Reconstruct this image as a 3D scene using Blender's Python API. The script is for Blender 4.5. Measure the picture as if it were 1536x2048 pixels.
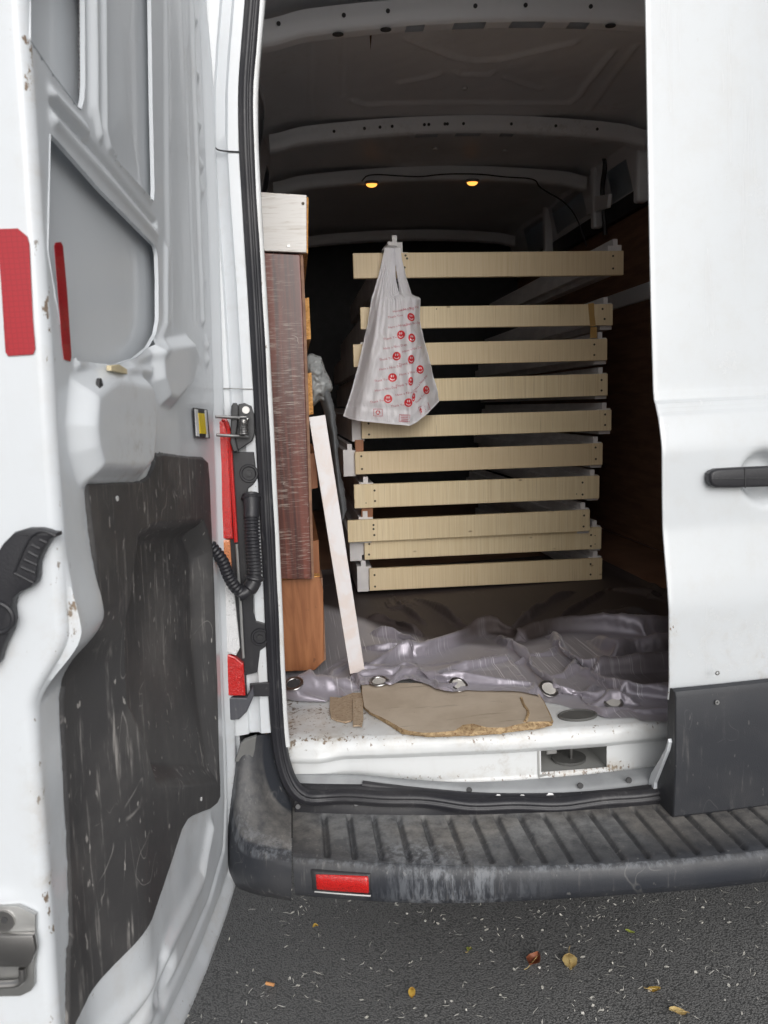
import bpy, bmesh, math, random
import numpy as np
from mathutils import Vector, Matrix
from mathutils.bvhtree import BVHTree

random.seed(7); RNG = np.random.default_rng(7)
for o in list(bpy.data.objects): bpy.data.objects.remove(o)
SC = bpy.context.scene; COL = SC.collection

# ------------------------------------------------------------------ camera
CAM = np.array([0.0, -1.62, 1.44]); FPX = 1540.0
def _basis(yaw, pitch, roll):
    y, p, r = map(math.radians, (yaw, pitch, roll))
    f = np.array([math.sin(y)*math.cos(p), math.cos(y)*math.cos(p), -math.sin(p)])
    rt = np.array([math.cos(y), -math.sin(y), 0.0]); up = np.cross(rt, f)
    return f, rt*math.cos(r)-up*math.sin(r), up*math.cos(r)+rt*math.sin(r)
CF, CR, CU = _basis(6.4, 8.0, 2.8)
cd = bpy.data.cameras.new('camera'); cam = bpy.data.objects.new('camera', cd); COL.objects.link(cam)
cd.sensor_fit = 'VERTICAL'; cd.sensor_height = 36.0; cd.lens = 36.0*FPX/2048.0
cd.clip_start = 0.02; cd.clip_end = 400
cd.dof.use_dof = True; cd.dof.focus_distance = 2.3; cd.dof.aperture_fstop = 10.0
M = Matrix(((CR[0], CU[0], -CF[0], CAM[0]), (CR[1], CU[1], -CF[1], CAM[1]), (CR[2], CU[2], -CF[2], CAM[2]), (0, 0, 0, 1)))
cam.matrix_world = M; SC.camera = cam

# ------------------------------------------------------------------ light: overcast day
w = bpy.data.worlds.new('World'); SC.world = w; w.use_nodes = True
wn = w.node_tree; wn.nodes.clear()
sky = wn.nodes.new('ShaderNodeTexSky'); sky.sky_type = 'NISHITA'; sky.sun_disc = False
SUN_EL, SUN_AZ = math.radians(28), math.radians(175)
sky.sun_elevation = SUN_EL; sky.sun_rotation = SUN_AZ
sky.air_density = 1.0; sky.dust_density = 3.5; sky.ozone_density = 1.0
hs = wn.nodes.new('ShaderNodeHueSaturation'); hs.inputs['Saturation'].default_value = 0.16
bg = wn.nodes.new('ShaderNodeBackground'); bg.inputs['Strength'].default_value = 0.15
wo = wn.nodes.new('ShaderNodeOutputWorld')
wn.links.new(sky.outputs[0], hs.inputs['Color']); wn.links.new(hs.outputs[0], bg.inputs['Color']); wn.links.new(bg.outputs[0], wo.inputs[0])
sd = bpy.data.lights.new('sun', 'SUN'); sd.energy = 1.0; sd.angle = math.radians(58); sd.color = (1.0, 0.99, 0.98)
so = bpy.data.objects.new('sun', sd); COL.objects.link(so)
sdir = Vector((math.sin(SUN_AZ)*math.cos(SUN_EL), math.cos(SUN_AZ)*math.cos(SUN_EL), math.sin(SUN_EL)))
so.rotation_euler = (-sdir).to_track_quat('-Z', 'Y').to_euler(); so.location = (0, -4, 6)
vs = SC.view_settings; vs.view_transform = 'Standard'; vs.look = 'None'; vs.exposure = -0.13; vs.gamma = 1.0
vs.use_curve_mapping = False
SC.render.engine = 'CYCLES'
SC.cycles.max_bounces = 8; SC.cycles.diffuse_bounces = 5

# ------------------------------------------------------------------ measuring: sight line to a known plane of the place
def ray(x, y): return CF*FPX + CR*(x-768) - CU*(y-1024)
def atY(x, y, Y): d = ray(x, y); return CAM + d*((Y-CAM[1])/d[1])
def atZ(x, y, Z): d = ray(x, y); return CAM + d*((Z-CAM[2])/d[2])
def atX(x, y, X): d = ray(x, y); return CAM + d*((X-CAM[0])/d[0])
def atP(x, y, O, n, h=0.0):
    d = ray(x, y); return CAM + d*((h - np.dot(CAM-O, n))/np.dot(d, n))
def interp(pts, n):
    pts = np.array(pts, float); d = np.r_[0, np.cumsum(np.linalg.norm(np.diff(pts, axis=0), axis=1))]
    t = np.linspace(0, d[-1], n); return np.stack([np.interp(t, d, pts[:, k]) for k in range(pts.shape[1])], 1)
def smooth_path(pts, n, it=3):
    p = np.array(pts, float)
    for _ in range(it):
        q = np.empty((2*len(p)-2, p.shape[1])); q[0::2] = .75*p[:-1]+.25*p[1:]; q[1::2] = .25*p[:-1]+.75*p[1:]
        p = np.vstack([p[:1], q, p[-1:]])
    return interp(p, n)
def sstep(a, b, x): t = np.clip((x-a)/(b-a), 0, 1); return t*t*(3-2*t)
def sdpoly(P, X, Y):
    "signed distance, positive inside"
    P = np.array(P, float); d = np.full(X.shape, 1e9); ins = np.zeros(X.shape, bool)
    for i in range(len(P)):
        a, b = P[i], P[(i+1) % len(P)]; e = b-a; L = max(e@e, 1e-12)
        t = np.clip(((X-a[0])*e[0]+(Y-a[1])*e[1])/L, 0, 1)
        d = np.minimum(d, np.hypot(X-a[0]-t*e[0], Y-a[1]-t*e[1]))
        if a[1] != b[1]:
            c = ((a[1] > Y) != (b[1] > Y)) & (X < (b[0]-a[0])*(Y-a[1])/(b[1]-a[1])+a[0]); ins ^= c
    return np.where(ins, d, -d)
def dline(P, X, Y):
    P = np.array(P, float); d = np.full(X.shape, 1e9)
    for a, b in zip(P[:-1], P[1:]):
        e = b-a; t = np.clip(((X-a[0])*e[0]+(Y-a[1])*e[1])/max(e@e, 1e-12), 0, 1)
        d = np.minimum(d, np.hypot(X-a[0]-t*e[0], Y-a[1]-t*e[1]))
    return d
def vnoise(X, Y, seed=0, oct=4):
    "smooth value noise in 2-D"
    out = np.zeros(X.shape); amp = 1.0; tot = 0
    for o in range(oct):
        g = np.random.default_rng(seed+o*13).random((64, 64))*2-1
        x = X*2**o; y = Y*2**o; xi = np.floor(x).astype(int); yi = np.floor(y).astype(int)
        fx = x-xi; fy = y-yi; fx = fx*fx*(3-2*fx); fy = fy*fy*(3-2*fy)
        a = g[xi % 64, yi % 64]; b = g[(xi+1) % 64, yi % 64]; c = g[xi % 64, (yi+1) % 64]; e = g[(xi+1) % 64, (yi+1) % 64]
        out += amp*((a*(1-fx)+b*fx)*(1-fy)+(c*(1-fx)+e*fx)*fy); tot += amp; amp *= .5
    return out/tot

# ------------------------------------------------------------------ objects
def thing(name, label, cat, loc=(0, 0, 0), group=None):
    o = bpy.data.objects.new(name, None); COL.objects.link(o); o.location = loc
    o['label'] = label; o['category'] = cat
    if group: o['group'] = group
    o.empty_display_size = .1
    return o
def tag(o, label, cat, group=None):
    o['label'] = label; o['category'] = cat
    if group: o['group'] = group
    return o
def wloc(o):
    v = Vector((0, 0, 0))
    while o is not None: v += o.location; o = o.parent
    return v
def mk(name, verts, faces, mat, parent=None, smooth=False, attrs=None, label=None, sharp=None):
    me = bpy.data.meshes.new(name); v = np.asarray(verts, float)
    off = np.array(wloc(parent)) if parent else np.zeros(3)
    me.from_pydata((v-off).tolist() if parent else v.tolist(), [], [list(f) for f in faces] if not isinstance(faces, np.ndarray) else faces.tolist())
    if smooth:
        me.shade_smooth()
        if sharp: me.set_sharp_from_angle(angle=math.radians(sharp))
    if attrs:
        for k, a in attrs.items():
            at = me.attributes.new(k, 'FLOAT', 'POINT'); at.data.foreach_set('value', np.asarray(a, np.float32).ravel())
    if mat: me.materials.append(mat)
    me.validate(); me.update()
    o = bpy.data.objects.new(name, me); COL.objects.link(o)
    if parent: o.parent = parent
    if label: o['label'] = label
    return o
def gridfaces(nu, nv, mask=None, flip=False):
    i, j = np.meshgrid(np.arange(nu-1), np.arange(nv-1), indexing='ij')
    a = i*nv+j; f = np.stack([a, a+nv, a+nv+1, a+1], -1)
    if flip: f = f[..., ::-1]
    return f[mask] if mask is not None else f.reshape(-1, 4)
def grid(name, P, mat, parent=None, mask=None, flip=False, smooth=True, attrs=None, sharp=None):
    nu, nv = P.shape[:2]; F = gridfaces(nu, nv, mask, flip); V = P.reshape(-1, 3)
    used = np.unique(F); rm = -np.ones(len(V), int); rm[used] = np.arange(len(used))
    at = {k: np.asarray(a).ravel()[used] for k, a in attrs.items()} if attrs else None
    return mk(name, V[used], rm[F], mat, parent, smooth, at, None, sharp)
class G:
    "collects simple shapes for one mesh"
    def __init__(s): s.bm = bmesh.new()
    def box(s, lo, hi, bev=0.0, mat=None, seg=1):
        lo, hi2 = np.minimum(lo, hi), np.maximum(lo, hi)
        r = bmesh.ops.create_cube(s.bm, size=1.0); vs_ = r['verts']
        for v in vs_: v.co = Vector([lo[k]+(v.co[k]+.5)*(hi2[k]-lo[k]) for k in range(3)])
        if bev:
            es = list({e for v in vs_ for e in v.link_edges})
            r2 = bmesh.ops.bevel(s.bm, geom=es, offset=bev, segments=seg, affect='EDGES', profile=.5)
            vs_ = list({v for f in r2['faces'] for v in f.verts} | {v for v in vs_ if v.is_valid})
        if mat is not None: bmesh.ops.transform(s.bm, matrix=mat, verts=vs_)
        return s
    def prism(s, pts, vec, bev=0.0, seg=2):
        pts = [Vector(p) for p in pts]; vec = Vector(vec)
        a = [s.bm.verts.new(p) for p in pts]; b = [s.bm.verts.new(p+vec) for p in pts]; n = len(pts)
        fs = [s.bm.faces.new(a), s.bm.faces.new(b[::-1])]
        for i in range(n): fs.append(s.bm.faces.new((a[i], b[i], b[(i+1) % n], a[(i+1) % n])))
        bmesh.ops.recalc_face_normals(s.bm, faces=fs)
        if bev:
            es = list(fs[0].edges)+list(fs[1].edges)
            bmesh.ops.bevel(s.bm, geom=es, offset=bev, segments=seg, affect='EDGES', profile=.5)
        return s
    def tube(s, pts, r, seg=10, cap=True):
        P = np.array(pts, float); n = len(P); rr = np.full(n, r) if np.isscalar(r) else np.array(r)
        T = np.gradient(P, axis=0); T /= np.linalg.norm(T, axis=1)[:, None]+1e-12
        up = np.array([0, 0, 1.0]) if abs(T[0][2]) < .9 else np.array([0, 1.0, 0])
        N = np.cross(T[0], up); N /= np.linalg.norm(N); rings = []
        for i in range(n):
            N = N-T[i]*(N@T[i]); N /= np.linalg.norm(N)+1e-12; B = np.cross(T[i], N)
            rings.append([s.bm.verts.new(P[i]+rr[i]*(math.cos(a)*N+math.sin(a)*B)) for a in np.linspace(0, 2*math.pi, seg, endpoint=False)])
        for a, b in zip(rings[:-1], rings[1:]):
            for k in range(seg): s.bm.faces.new((a[k], a[(k+1) % seg], b[(k+1) % seg], b[k]))
        if cap: s.bm.faces.new(rings[0][::-1]); s.bm.faces.new(rings[-1])
        return s
    def disc(s, c, n, r, h=.002, seg=14, ry=None):
        c = Vector(c); n = Vector(n).normalized(); q = n.to_track_quat('Z', 'Y'); ry = ry or r
        pts = [c+q @ Vector((r*math.cos(a), ry*math.sin(a), 0)) for a in np.linspace(0, 2*math.pi, seg, endpoint=False)]
        return s.prism(pts, n*h)
    def ring(s, c, n, R, r, seg=32, rs=8, sy=1.0, flat=1.0):
        c = Vector(c); q = Vector(n).normalized().to_track_quat('Z', 'Y'); rg = []
        for a in np.linspace(0, 2*math.pi, seg, endpoint=False):
            rg.append([s.bm.verts.new(c+q @ Vector(((R+r*math.cos(b))*math.cos(a), sy*(R+r*math.cos(b))*math.sin(a), flat*r*math.sin(b)))) for b in np.linspace(0, 2*math.pi, rs, endpoint=False)])
        for i in range(seg):
            for k in range(rs): s.bm.faces.new((rg[i][k], rg[(i+1) % seg][k], rg[(i+1) % seg][(k+1) % rs], rg[i][(k+1) % rs]))
        return s
    def build(s, name, mat, parent=None, smooth=False, label=None, sharp=35):
        me = bpy.data.meshes.new(name)
        if parent: bmesh.ops.translate(s.bm, vec=-wloc(parent), verts=s.bm.verts)
        bmesh.ops.recalc_face_normals(s.bm, faces=s.bm.faces)
        s.bm.to_mesh(me); s.bm.free(); me.materials.append(mat)
        if smooth: me.shade_smooth(); me.set_sharp_from_angle(angle=math.radians(sharp))
        o = bpy.data.objects.new(name, me); COL.objects.link(o)
        if parent: o.parent = parent
        if label: o['label'] = label
        return o

# ------------------------------------------------------------------ materials
class NM:
    def __init__(s, name):
        s.m = bpy.data.materials.new(name); s.m.use_nodes = True; s.t = s.m.node_tree
        s.b = s.t.nodes['Principled BSDF']; s.tc = s.t.nodes.new('ShaderNodeTexCoord').outputs['Object']
    def _in(s, sock, v):
        if isinstance(v, bpy.types.NodeSocket): s.t.links.new(v, sock)
        elif isinstance(v, (tuple, list)) and len(v) == 3 and sock.type == 'RGBA': sock.default_value = (*v, 1)
        else: sock.default_value = v
    def map(s, scale, rot=(0, 0, 0), vec=None, loc=None):
        n = s.t.nodes.new('ShaderNodeMapping'); s.t.links.new(vec or s.tc, n.inputs[0])
        n.inputs['Scale'].default_value = scale if not np.isscalar(scale) else (scale,)*3; n.inputs['Rotation'].default_value = rot
        if loc is not None: s._in(n.inputs['Location'], loc)
        return n.outputs[0]
    def noise(s, scale, detail=4, rough=.55, vec=None, dist=0.0):
        n = s.t.nodes.new('ShaderNodeTexNoise')
        s.t.links.new(vec or s.tc, n.inputs['Vector'])
        n.inputs['Scale'].default_value = scale; n.inputs['Detail'].default_value = detail; n.inputs['Roughness'].default_value = rough; n.inputs['Distortion'].default_value = dist
        return n.outputs['Fac']
    def voro(s, scale, vec=None, feature='F1', out='Distance', rnd=1.0):
        n = s.t.nodes.new('ShaderNodeTexVoronoi'); n.feature = feature
        s.t.links.new(vec or s.tc, n.inputs['Vector']); n.inputs['Scale'].default_value = scale; n.inputs['Randomness'].default_value = rnd
        return n.outputs[out]
    def math(s, op, a, b=0.0, clamp=False):
        n = s.t.nodes.new('ShaderNodeMath'); n.operation = op; n.use_clamp = clamp; s._in(n.inputs[0], a); s._in(n.inputs[1], b); return n.outputs[0]
    def rng(s, v, a, b, c=0.0, d=1.0):
        n = s.t.nodes.new('ShaderNodeMapRange'); n.interpolation_type = 'SMOOTHSTEP'
        s._in(n.inputs[0], v)
        for k, x in zip((1, 2, 3, 4), (a, b, c, d)): n.inputs[k].default_value = x
        return n.outputs[0]
    def mix(s, f, a, b, mode='MIX'):
        n = s.t.nodes.new('ShaderNodeMix'); n.data_type = 'RGBA'; n.blend_type = mode
        s._in(n.inputs[0], f); s._in(n.inputs[6], a); s._in(n.inputs[7], b); return n.outputs[2]
    def attr(s, name):
        n = s.t.nodes.new('ShaderNodeAttribute'); n.attribute_name = name; return n.outputs['Fac']
    def rand(s): return s.t.nodes.new('ShaderNodeObjectInfo').outputs['Random']
    def sep(s, vec=None):
        n = s.t.nodes.new('ShaderNodeSeparateXYZ'); s.t.links.new(vec or s.tc, n.inputs[0]); return n.outputs
    def bump(s, h, strength=.3, dist=.01, prev=None):
        n = s.t.nodes.new('ShaderNodeBump'); n.inputs['Strength'].default_value = strength; n.inputs['Distance'].default_value = dist
        s._in(n.inputs['Height'], h)
        if prev is not None: s.t.links.new(prev, n.inputs['Normal'])
        return n.outputs[0]
    def lines(s, scale, width, vec=None, dist=.6):
        "thin meandering scratch lines"
        a = s.math('ABSOLUTE', s.math('SUBTRACT', s.noise(scale, 1.5, .4, vec, dist), .5)); return s.rng(a, 0.0, width, 1.0, 0.0)
    def out(s, **k):
        for key, v in k.items(): s._in(s.b.inputs[key.replace('_', ' ')], v)
        return s.m

def paint(name, col=(.655, .685, .715), dirt_shade=.5, worn=False, rough=.32, dcol=(.36, .31, .25), coat=.25):
    n = NM(name)
    d1 = n.rng(n.noise(2.3, 5, .6), .52, .78); d2 = n.rng(n.noise(38, 4, .7), .45, .7)
    dirt_f = n.math('MULTIPLY', n.math('MULTIPLY', d1, d2), dirt_shade)
    streak = n.rng(n.noise(1, 4, .6, n.map((26, 26, 1.1))), .55, .8)
    dirt_f = n.math('ADD', dirt_f, n.math('MULTIPLY', streak, .10*dirt_shade), True)
    c = n.mix(dirt_f, col, dcol)
    speck = n.rng(n.noise(120, 2, .5, n.map((1, 1, .55))), .735, .77)
    c = n.mix(n.math('MULTIPLY', speck, n.math('MULTIPLY', d1, dirt_shade)), c, (.14, .12, .10))
    if worn:
        a = n.attr('wear')
        chip = n.rng(n.math('ADD', n.noise(105, 4, .66, n.map((1, 1, .5))), n.math('MULTIPLY', a, .17)), .70, .74)
        c = n.mix(n.math('MULTIPLY', chip, n.rng(a, .05, .5)), c, n.mix(n.noise(30), (.10, .09, .085), (.30, .21, .14)))
        film = n.math('MULTIPLY', n.rng(n.noise(14, 6, .75), .42, .72), n.math('MULTIPLY', a, .75), True)
        c = n.mix(film, c, (.42, .35, .26))
    r = n.math('ADD', rough, n.math('MULTIPLY', dirt_f, .5), True)
    return n.out(Base_Color=c, Roughness=r, Coat_Weight=coat, Coat_Roughness=.12,
                 Normal=n.bump(n.noise(9, 3), .05, .02))
def plastic(name, col=(.030, .031, .036), rough=.55, scratch=.6, dust=.3, attr=False, vert=True, scol=(.34, .33, .31)):
    n = NM(name)
    d = n.rng(n.noise(3.5, 5, .6), .42, .75)
    c = n.mix(n.math('MULTIPLY', d, dust), col, (.16, .152, .145))
    if scratch:
        v = n.map((95, 95, 6)) if vert else n.map((12, 60, 60))
        s1 = n.rng(n.noise(1, 4, .65, v), .54, .74)
        m = n.rng(n.noise(7, 4, .6), .42, .62)
        s2 = n.lines(9, .006); s3 = n.lines(16, .007, n.map((1, 1.7, .5), (.4, .7, .2)))
        m2 = n.rng(n.noise(11, 3), .52, .62)
        sp = n.rng(n.noise(95, 2, .5, n.map((1, 1, .4))), .69, .73)
        s = n.math('ADD', n.math('MULTIPLY', s1, m), n.math('MULTIPLY', n.math('MAXIMUM', s2, s3), n.math('MULTIPLY', m2, .55)))
        s = n.math('ADD', s, n.math('MULTIPLY', sp, .8), True)
        c = n.mix(n.math('MULTIPLY', s, scratch), c, scol)
    if attr:
        a = n.attr('wear')
        f = n.math('MULTIPLY', a, n.rng(n.noise(34, 5, .72, n.map((2.2, 2.2, .30))), .42, .62), True)
        c = n.mix(f, c, (.33, .35, .38))
        a2 = n.attr('dust')
        f2 = n.math('MULTIPLY', a2, n.rng(n.noise(34, 7, .72), .12, .78), True)
        c = n.mix(f2, c, n.mix(n.rng(n.noise(4, 2), .4, .6), (.38, .355, .32), (.38, .38, .375)))
    return n.out(Base_Color=c, Roughness=n.math('ADD', rough-.08, n.math('MULTIPLY', n.noise(25), .16)),
                 Normal=n.bump(n.noise(420, 2), .12, .003))
def plain(name, col, rough=.5, metal=0.0, **k):
    n = NM(name); c = n.mix(n.rng(n.noise(18, 4), .3, .7), tuple(x*.86 for x in col), tuple(min(1, x*1.1) for x in col))
    return n.out(Base_Color=c, Roughness=rough, Metallic=metal, **k)

MT = {}
MT['paint'] = paint('white_paint', (.70, .73, .76), dirt_shade=.35)
MT['paint_worn'] = paint('white_paint_worn', (.69, .72, .75), dirt_shade=.5, worn=True)  # same white, kept lighter to lift the open door's dim inner face
MT['paint_ext_dim'] = paint('white_paint_dimmed', (.60, .625, .645), dirt_shade=.8, worn=True, rough=.26, coat=.4)  # same white, base darkened to tame strong light on the shut door
MT['paint_sill'] = paint('white_paint_grimy', col=(.70, .715, .72), dirt_shade=.9, worn=True, rough=.38)
MT['paint_in'] = paint('interior_paint', col=(.82, .83, .85), dirt_shade=.4, rough=.45, coat=0)
MT['trim'] = plastic('door_trim_plastic', (.060, .0585, .060), .5, 1.0, .8, scol=(.40, .38, .36))
MT['bumper'] = plastic('bumper_plastic', (.026, .029, .037), .5, .35, .22, attr=1)
MT['cladding'] = plastic('cladding_plastic', (.030, .032, .038), .5, .22, .18)
MT['black'] = plastic('black_plastic', (.022, .022, .026), .42, .1, .15)
MT['rubber'] = plastic('rubber_seal', (.020, .020, .025), .42, .12, .2)
MT['steel'] = plain('bare_steel', (.45, .44, .43), .33, 1.0)
MT['zinc'] = plain('dull_zinc', (.50, .50, .49), .45, .9)
MT['darksteel'] = plain('dark_hinge_steel', (.06, .06, .062), .4, .7)
def lens(name, col, rough=.12):
    n = NM(name); x = n.sep()
    pat = n.voro(300, None, 'DISTANCE_TO_EDGE'); c = n.mix(n.rng(pat, 0, .09), tuple(k*.35 for k in col), col)
    return n.out(Base_Color=c, Roughness=rough, Coat_Weight=.8, Coat_Roughness=.04, Normal=n.bump(pat, .35, .003))
MT['red_lens'] = lens('red_lens', (.62, .013, .011)); MT['amber_lens'] = lens('amber_lens', (.75, .28, .12)); MT['clear_lens'] = lens('clear_lens', (.85, .85, .86))
n = NM('red_tape'); hx = n.voro(190, None, 'DISTANCE_TO_EDGE', 'Distance', 0.15)
MT['tape'] = n.out(Base_Color=n.mix(n.rng(hx, 0, .12), (.30, .004, .012), (.40, .006, .016)), Roughness=.28, Coat_Weight=.4)
MT['yellow'] = plain('yellow_plastic', (.85, .62, .02), .4)
def board_mat(name, a, b, c3, rscale=1.0):
    n = NM(name); r = n.rand()
    loc = n.t.nodes.new('ShaderNodeCombineXYZ'); n._in(loc.inputs[0], n.math('MULTIPLY', r, 37.0)); n._in(loc.inputs[2], n.math('MULTIPLY', r, 11.0))
    v = n.t.nodes.new('ShaderNodeVectorMath'); n.t.links.new(n.tc, v.inputs[0]); n.t.links.new(loc.outputs[0], v.inputs[1]); vv = v.outputs[0]
    f = n.noise(1, 4, .65, n.map((150, 30, 2.4), vec=vv)); f2 = n.noise(1, 2, .5, n.map((420, 60, 5), vec=vv)); f3 = n.noise(3, 3, .5, n.map((1, 1, .5), vec=vv))
    c = n.mix(n.rng(f, .32, .68), a, b); c = n.mix(n.math('MULTIPLY', n.rng(f2, .52, .75), .55), c, c3)
    c = n.mix(n.math('MULTIPLY', n.rng(f3, .45, .75), .3), c, tuple(x*.78 for x in a))
    kn = n.voro(7, n.map((1, .2, 2.2), vec=vv)); c = n.mix(n.math('MULTIPLY', n.rng(kn, .085, .02), .75), c, (.22, .13, .06)); dk = n.rng(n.noise(1, 2, .4, n.map((300, 40, 6), vec=vv)), .71, .77); c = n.mix(n.math('MULTIPLY', dk, .6), c, (.16, .10, .05))
    c = n.mix(n.math('MULTIPLY', n.math('SUBTRACT', r, .35), .62, True), c, (.52, .38, .23))
    return n.out(Base_Color=c, Roughness=.5, Normal=n.bump(f2, .08, .002))
MT['board'] = board_mat('pale_striped_wood', (.73, .585, .355), (.81, .68, .455), (.47, .34, .18))
n = NM('white_rail'); MT['rail'] = n.out(Base_Color=n.mix(n.rng(n.noise(9, 4), .35, .7), (.60, .58, .58), (.72, .70, .69)), Roughness=.5)
MT['hole'] = plain('screw_head', (.07, .055, .035), .5, .4)
n = NM('brown_tape'); MT['btape'] = n.out(Base_Color=n.mix(n.noise(20), (.40, .24, .08), (.50, .32, .13)), Roughness=.22, Coat_Weight=.5)
n = NM('whitewashed_board'); g = n.noise(1, 4, .6, n.map((6, 6, 75), (0, .12, 0)), 1.2); g2 = n.noise(1, 3, .6, n.map((14, 14, 180)))
c = n.mix(n.rng(g, .45, .75), (.78, .76, .73), (.60, .56, .51)); c = n.mix(n.math('MULTIPLY', n.rng(g2, .58, .7), .5), c, (.40, .34, .28))
MT['whitewash'] = n.out(Base_Color=c, Roughness=.5)
n = NM('brown_laminate'); g = n.noise(1, 5, .6, n.map((55, 55, 2.0)), .6); c = n.mix(n.rng(g, .3, .7), (.045, .013, .010), (.185, .052, .034))
hz = n.rng(n.noise(1, 4, .7, n.map((20, 20, 330))), .52, .63); hm = n.rng(n.noise(1, 3, .6, n.map((5, 5, 9))), .36, .56)
c = n.mix(n.math('MULTIPLY', n.math('MULTIPLY', hz, hm), .62), c, (.50, .44, .38))
c = n.mix(n.math('MULTIPLY', n.lines(24, .012), n.rng(n.noise(14), .58, .66)), c, (.52, .45, .40))
MT['laminate'] = n.out(Base_Color=c, Roughness=.34, Coat_Weight=.2)
def chip(name, a, b):
    n = NM(name); v = n.voro(140, n.map((1, 1, 1.5)), 'F1', 'Color'); s = n.sep(v)
    c = n.mix(s[0], a, b); c = n.mix(n.rng(n.noise(210, 2), .6, .7), c, (.16, .07, .02))
    return n.out(Base_Color=c, Roughness=.8, Normal=n.bump(n.noise(190, 3), .5, .004))
MT['chip'] = chip('chipboard', (.44, .19, .045), (.66, .36, .12)); MT['chip_floor'] = chip('chipboard_core', (.24, .155, .08), (.50, .36, .20))
n = NM('orange_plywood'); g = n.noise(1, 4, .6, n.map((24, 24, 3)), 2.0); c = n.mix(n.rng(g, .3, .7), (.24, .085, .030), (.37, .15, .058))
c = n.mix(n.math('MULTIPLY', n.rng(n.noise(40, 4, .7, n.map((1, 1, .4))), .62, .7), .6), c, (.12, .05, .02)); MT['ply'] = n.out(Base_Color=c, Roughness=.5)
n = NM('brown_ply_lining'); g = n.noise(1, 4, .6, n.map((5, 5, 40))); c = n.mix(n.rng(g, .3, .7), (.19, .10, .062), (.30, .165, .10)); MT['lining'] = n.out(Base_Color=c, Roughness=.65)
n = NM('marbled_plank'); g = n.noise(8, 5, .6, None, 1.5); c = n.mix(n.rng(g, .4, .62), (.64, .62, .63), (.62, .55, .52)); c = n.mix(n.math('MULTIPLY', n.lines(6, .02), .25), c, (.60, .52, .50))
MT['marble'] = n.out(Base_Color=c, Roughness=.28)
n = NM('floor_sheet_face'); g = n.noise(6, 5, .65); c = n.mix(n.rng(g, .35, .7), (.58, .49, .39), (.47, .385, .295))
c = n.mix(n.math('MULTIPLY', n.rng(n.noise(1, 4, .6, n.map((7, 60, 60))), .62, .72), .5), c, (.24, .19, .14)); c = n.mix(n.rng(n.noise(90, 2), .76, .8), c, (.06, .045, .03))
MT['sheet'] = n.out(Base_Color=c, Roughness=.75)
n = NM('satin_curtain')
st = n.noise(1, 2, .5, n.map((240, 2.0, 2.0), (0, 0, .10))); stm = n.rng(n.noise(1, 2, .5, n.map((5, 4, 4), (0, 0, .1))), .44, .60)
lines = n.math('MULTIPLY', n.rng(st, .585, .66), stm)
wv = n.noise(1, 2, .5, n.map((30, 700, 30), (0, 0, .1)))
c = n.mix(lines, (.335, .31, .355), (.72, .70, .74))
sy = n.sep()[1]; shade_grime = n.math('MULTIPLY', n.attr('dirt_shade'), n.rng(n.noise(9, 5, .6), .0, .36))  # painted shade at the rear plus dark patches, broken up by noise
c = n.mix(n.math('MULTIPLY', shade_grime, .96), c, (.050, .038, .034))
MT['satin'] = n.out(Base_Color=c, Roughness=n.math('ADD', .38, n.math('MULTIPLY', shade_grime, .2)), Metallic=n.math('MULTIPLY', n.math('SUBTRACT', 1.0, shade_grime), .34, True), Sheen_Weight=n.math('MULTIPLY', n.math('SUBTRACT', 1.0, shade_grime), .3, True), Specular_IOR_Level=n.math('SUBTRACT', .5, n.math('MULTIPLY', shade_grime, .32), True),
                    Normal=n.bump(wv, .10, .002))
n = NM('carrier_bag_film'); tr = n.t.nodes.new('ShaderNodeBsdfTranslucent'); tr.inputs[0].default_value = (.92, .92, .95, 1)
tp = n.t.nodes.new('ShaderNodeBsdfTransparent'); m1 = n.t.nodes.new('ShaderNodeMixShader'); m2 = n.t.nodes.new('ShaderNodeMixShader')
m1.inputs[0].default_value = .32; m2.inputs[0].default_value = .07
n.out(Base_Color=(.93, .92, .95), Roughness=.30, Normal=n.bump(n.noise(22, 5, .62, n.map((1.8, 1, .45)), .8), .6, .012))
ot = n.t.nodes['Material Output']; n.t.links.new(n.b.outputs[0], m1.inputs[1]); n.t.links.new(tr.outputs[0], m1.inputs[2])
n.t.links.new(m1.outputs[0], m2.inputs[1]); n.t.links.new(tp.outputs[0], m2.inputs[2]); n.t.links.new(m2.outputs[0], ot.inputs[0]); MT['bag'] = n.m
MT['red_ink'] = plain('red_print', (.62, .012, .022), .5); MT['white_ink'] = plain('unprinted_film', (.84, .80, .82), .4); MT['pale_ink'] = plain('faded_red_print', (.52, .13, .17), .5)
n = NM('bubble_wrap'); vb = n.voro(110, None, 'SMOOTH_F1'); MT['bubble'] = n.out(Base_Color=(.50, .52, .52), Roughness=.22, Alpha=.55, Normal=n.bump(vb, .7, .006))
MT['foam'] = plain('grey_foam_sheet', (.10, .105, .11), .8)
n = NM('asphalt'); v1 = n.voro(210); v2 = n.voro(95, None, 'F1', 'Color'); s2 = n.sep(v2)
c = n.mix(n.rng(n.noise(1.3, 4), .35, .7), (.165, .165, .165), (.21, .21, .207)); c = n.mix(n.math('MULTIPLY', s2[0], .45), c, (.20, .195, .19))
c = n.mix(n.rng(v1, .40, .80), c, (.085, .085, .085)); c = n.mix(n.math('MULTIPLY', n.rng(n.noise(160, 2), .68, .75), .4), c, (.30, .29, .28))
c = n.mix(n.math('MULTIPLY', n.rng(n.noise(.9, 3, .5, n.map(1.0, (0, 0, .5))), .42, .62), .35), c, (.08, .08, .08))
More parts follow.
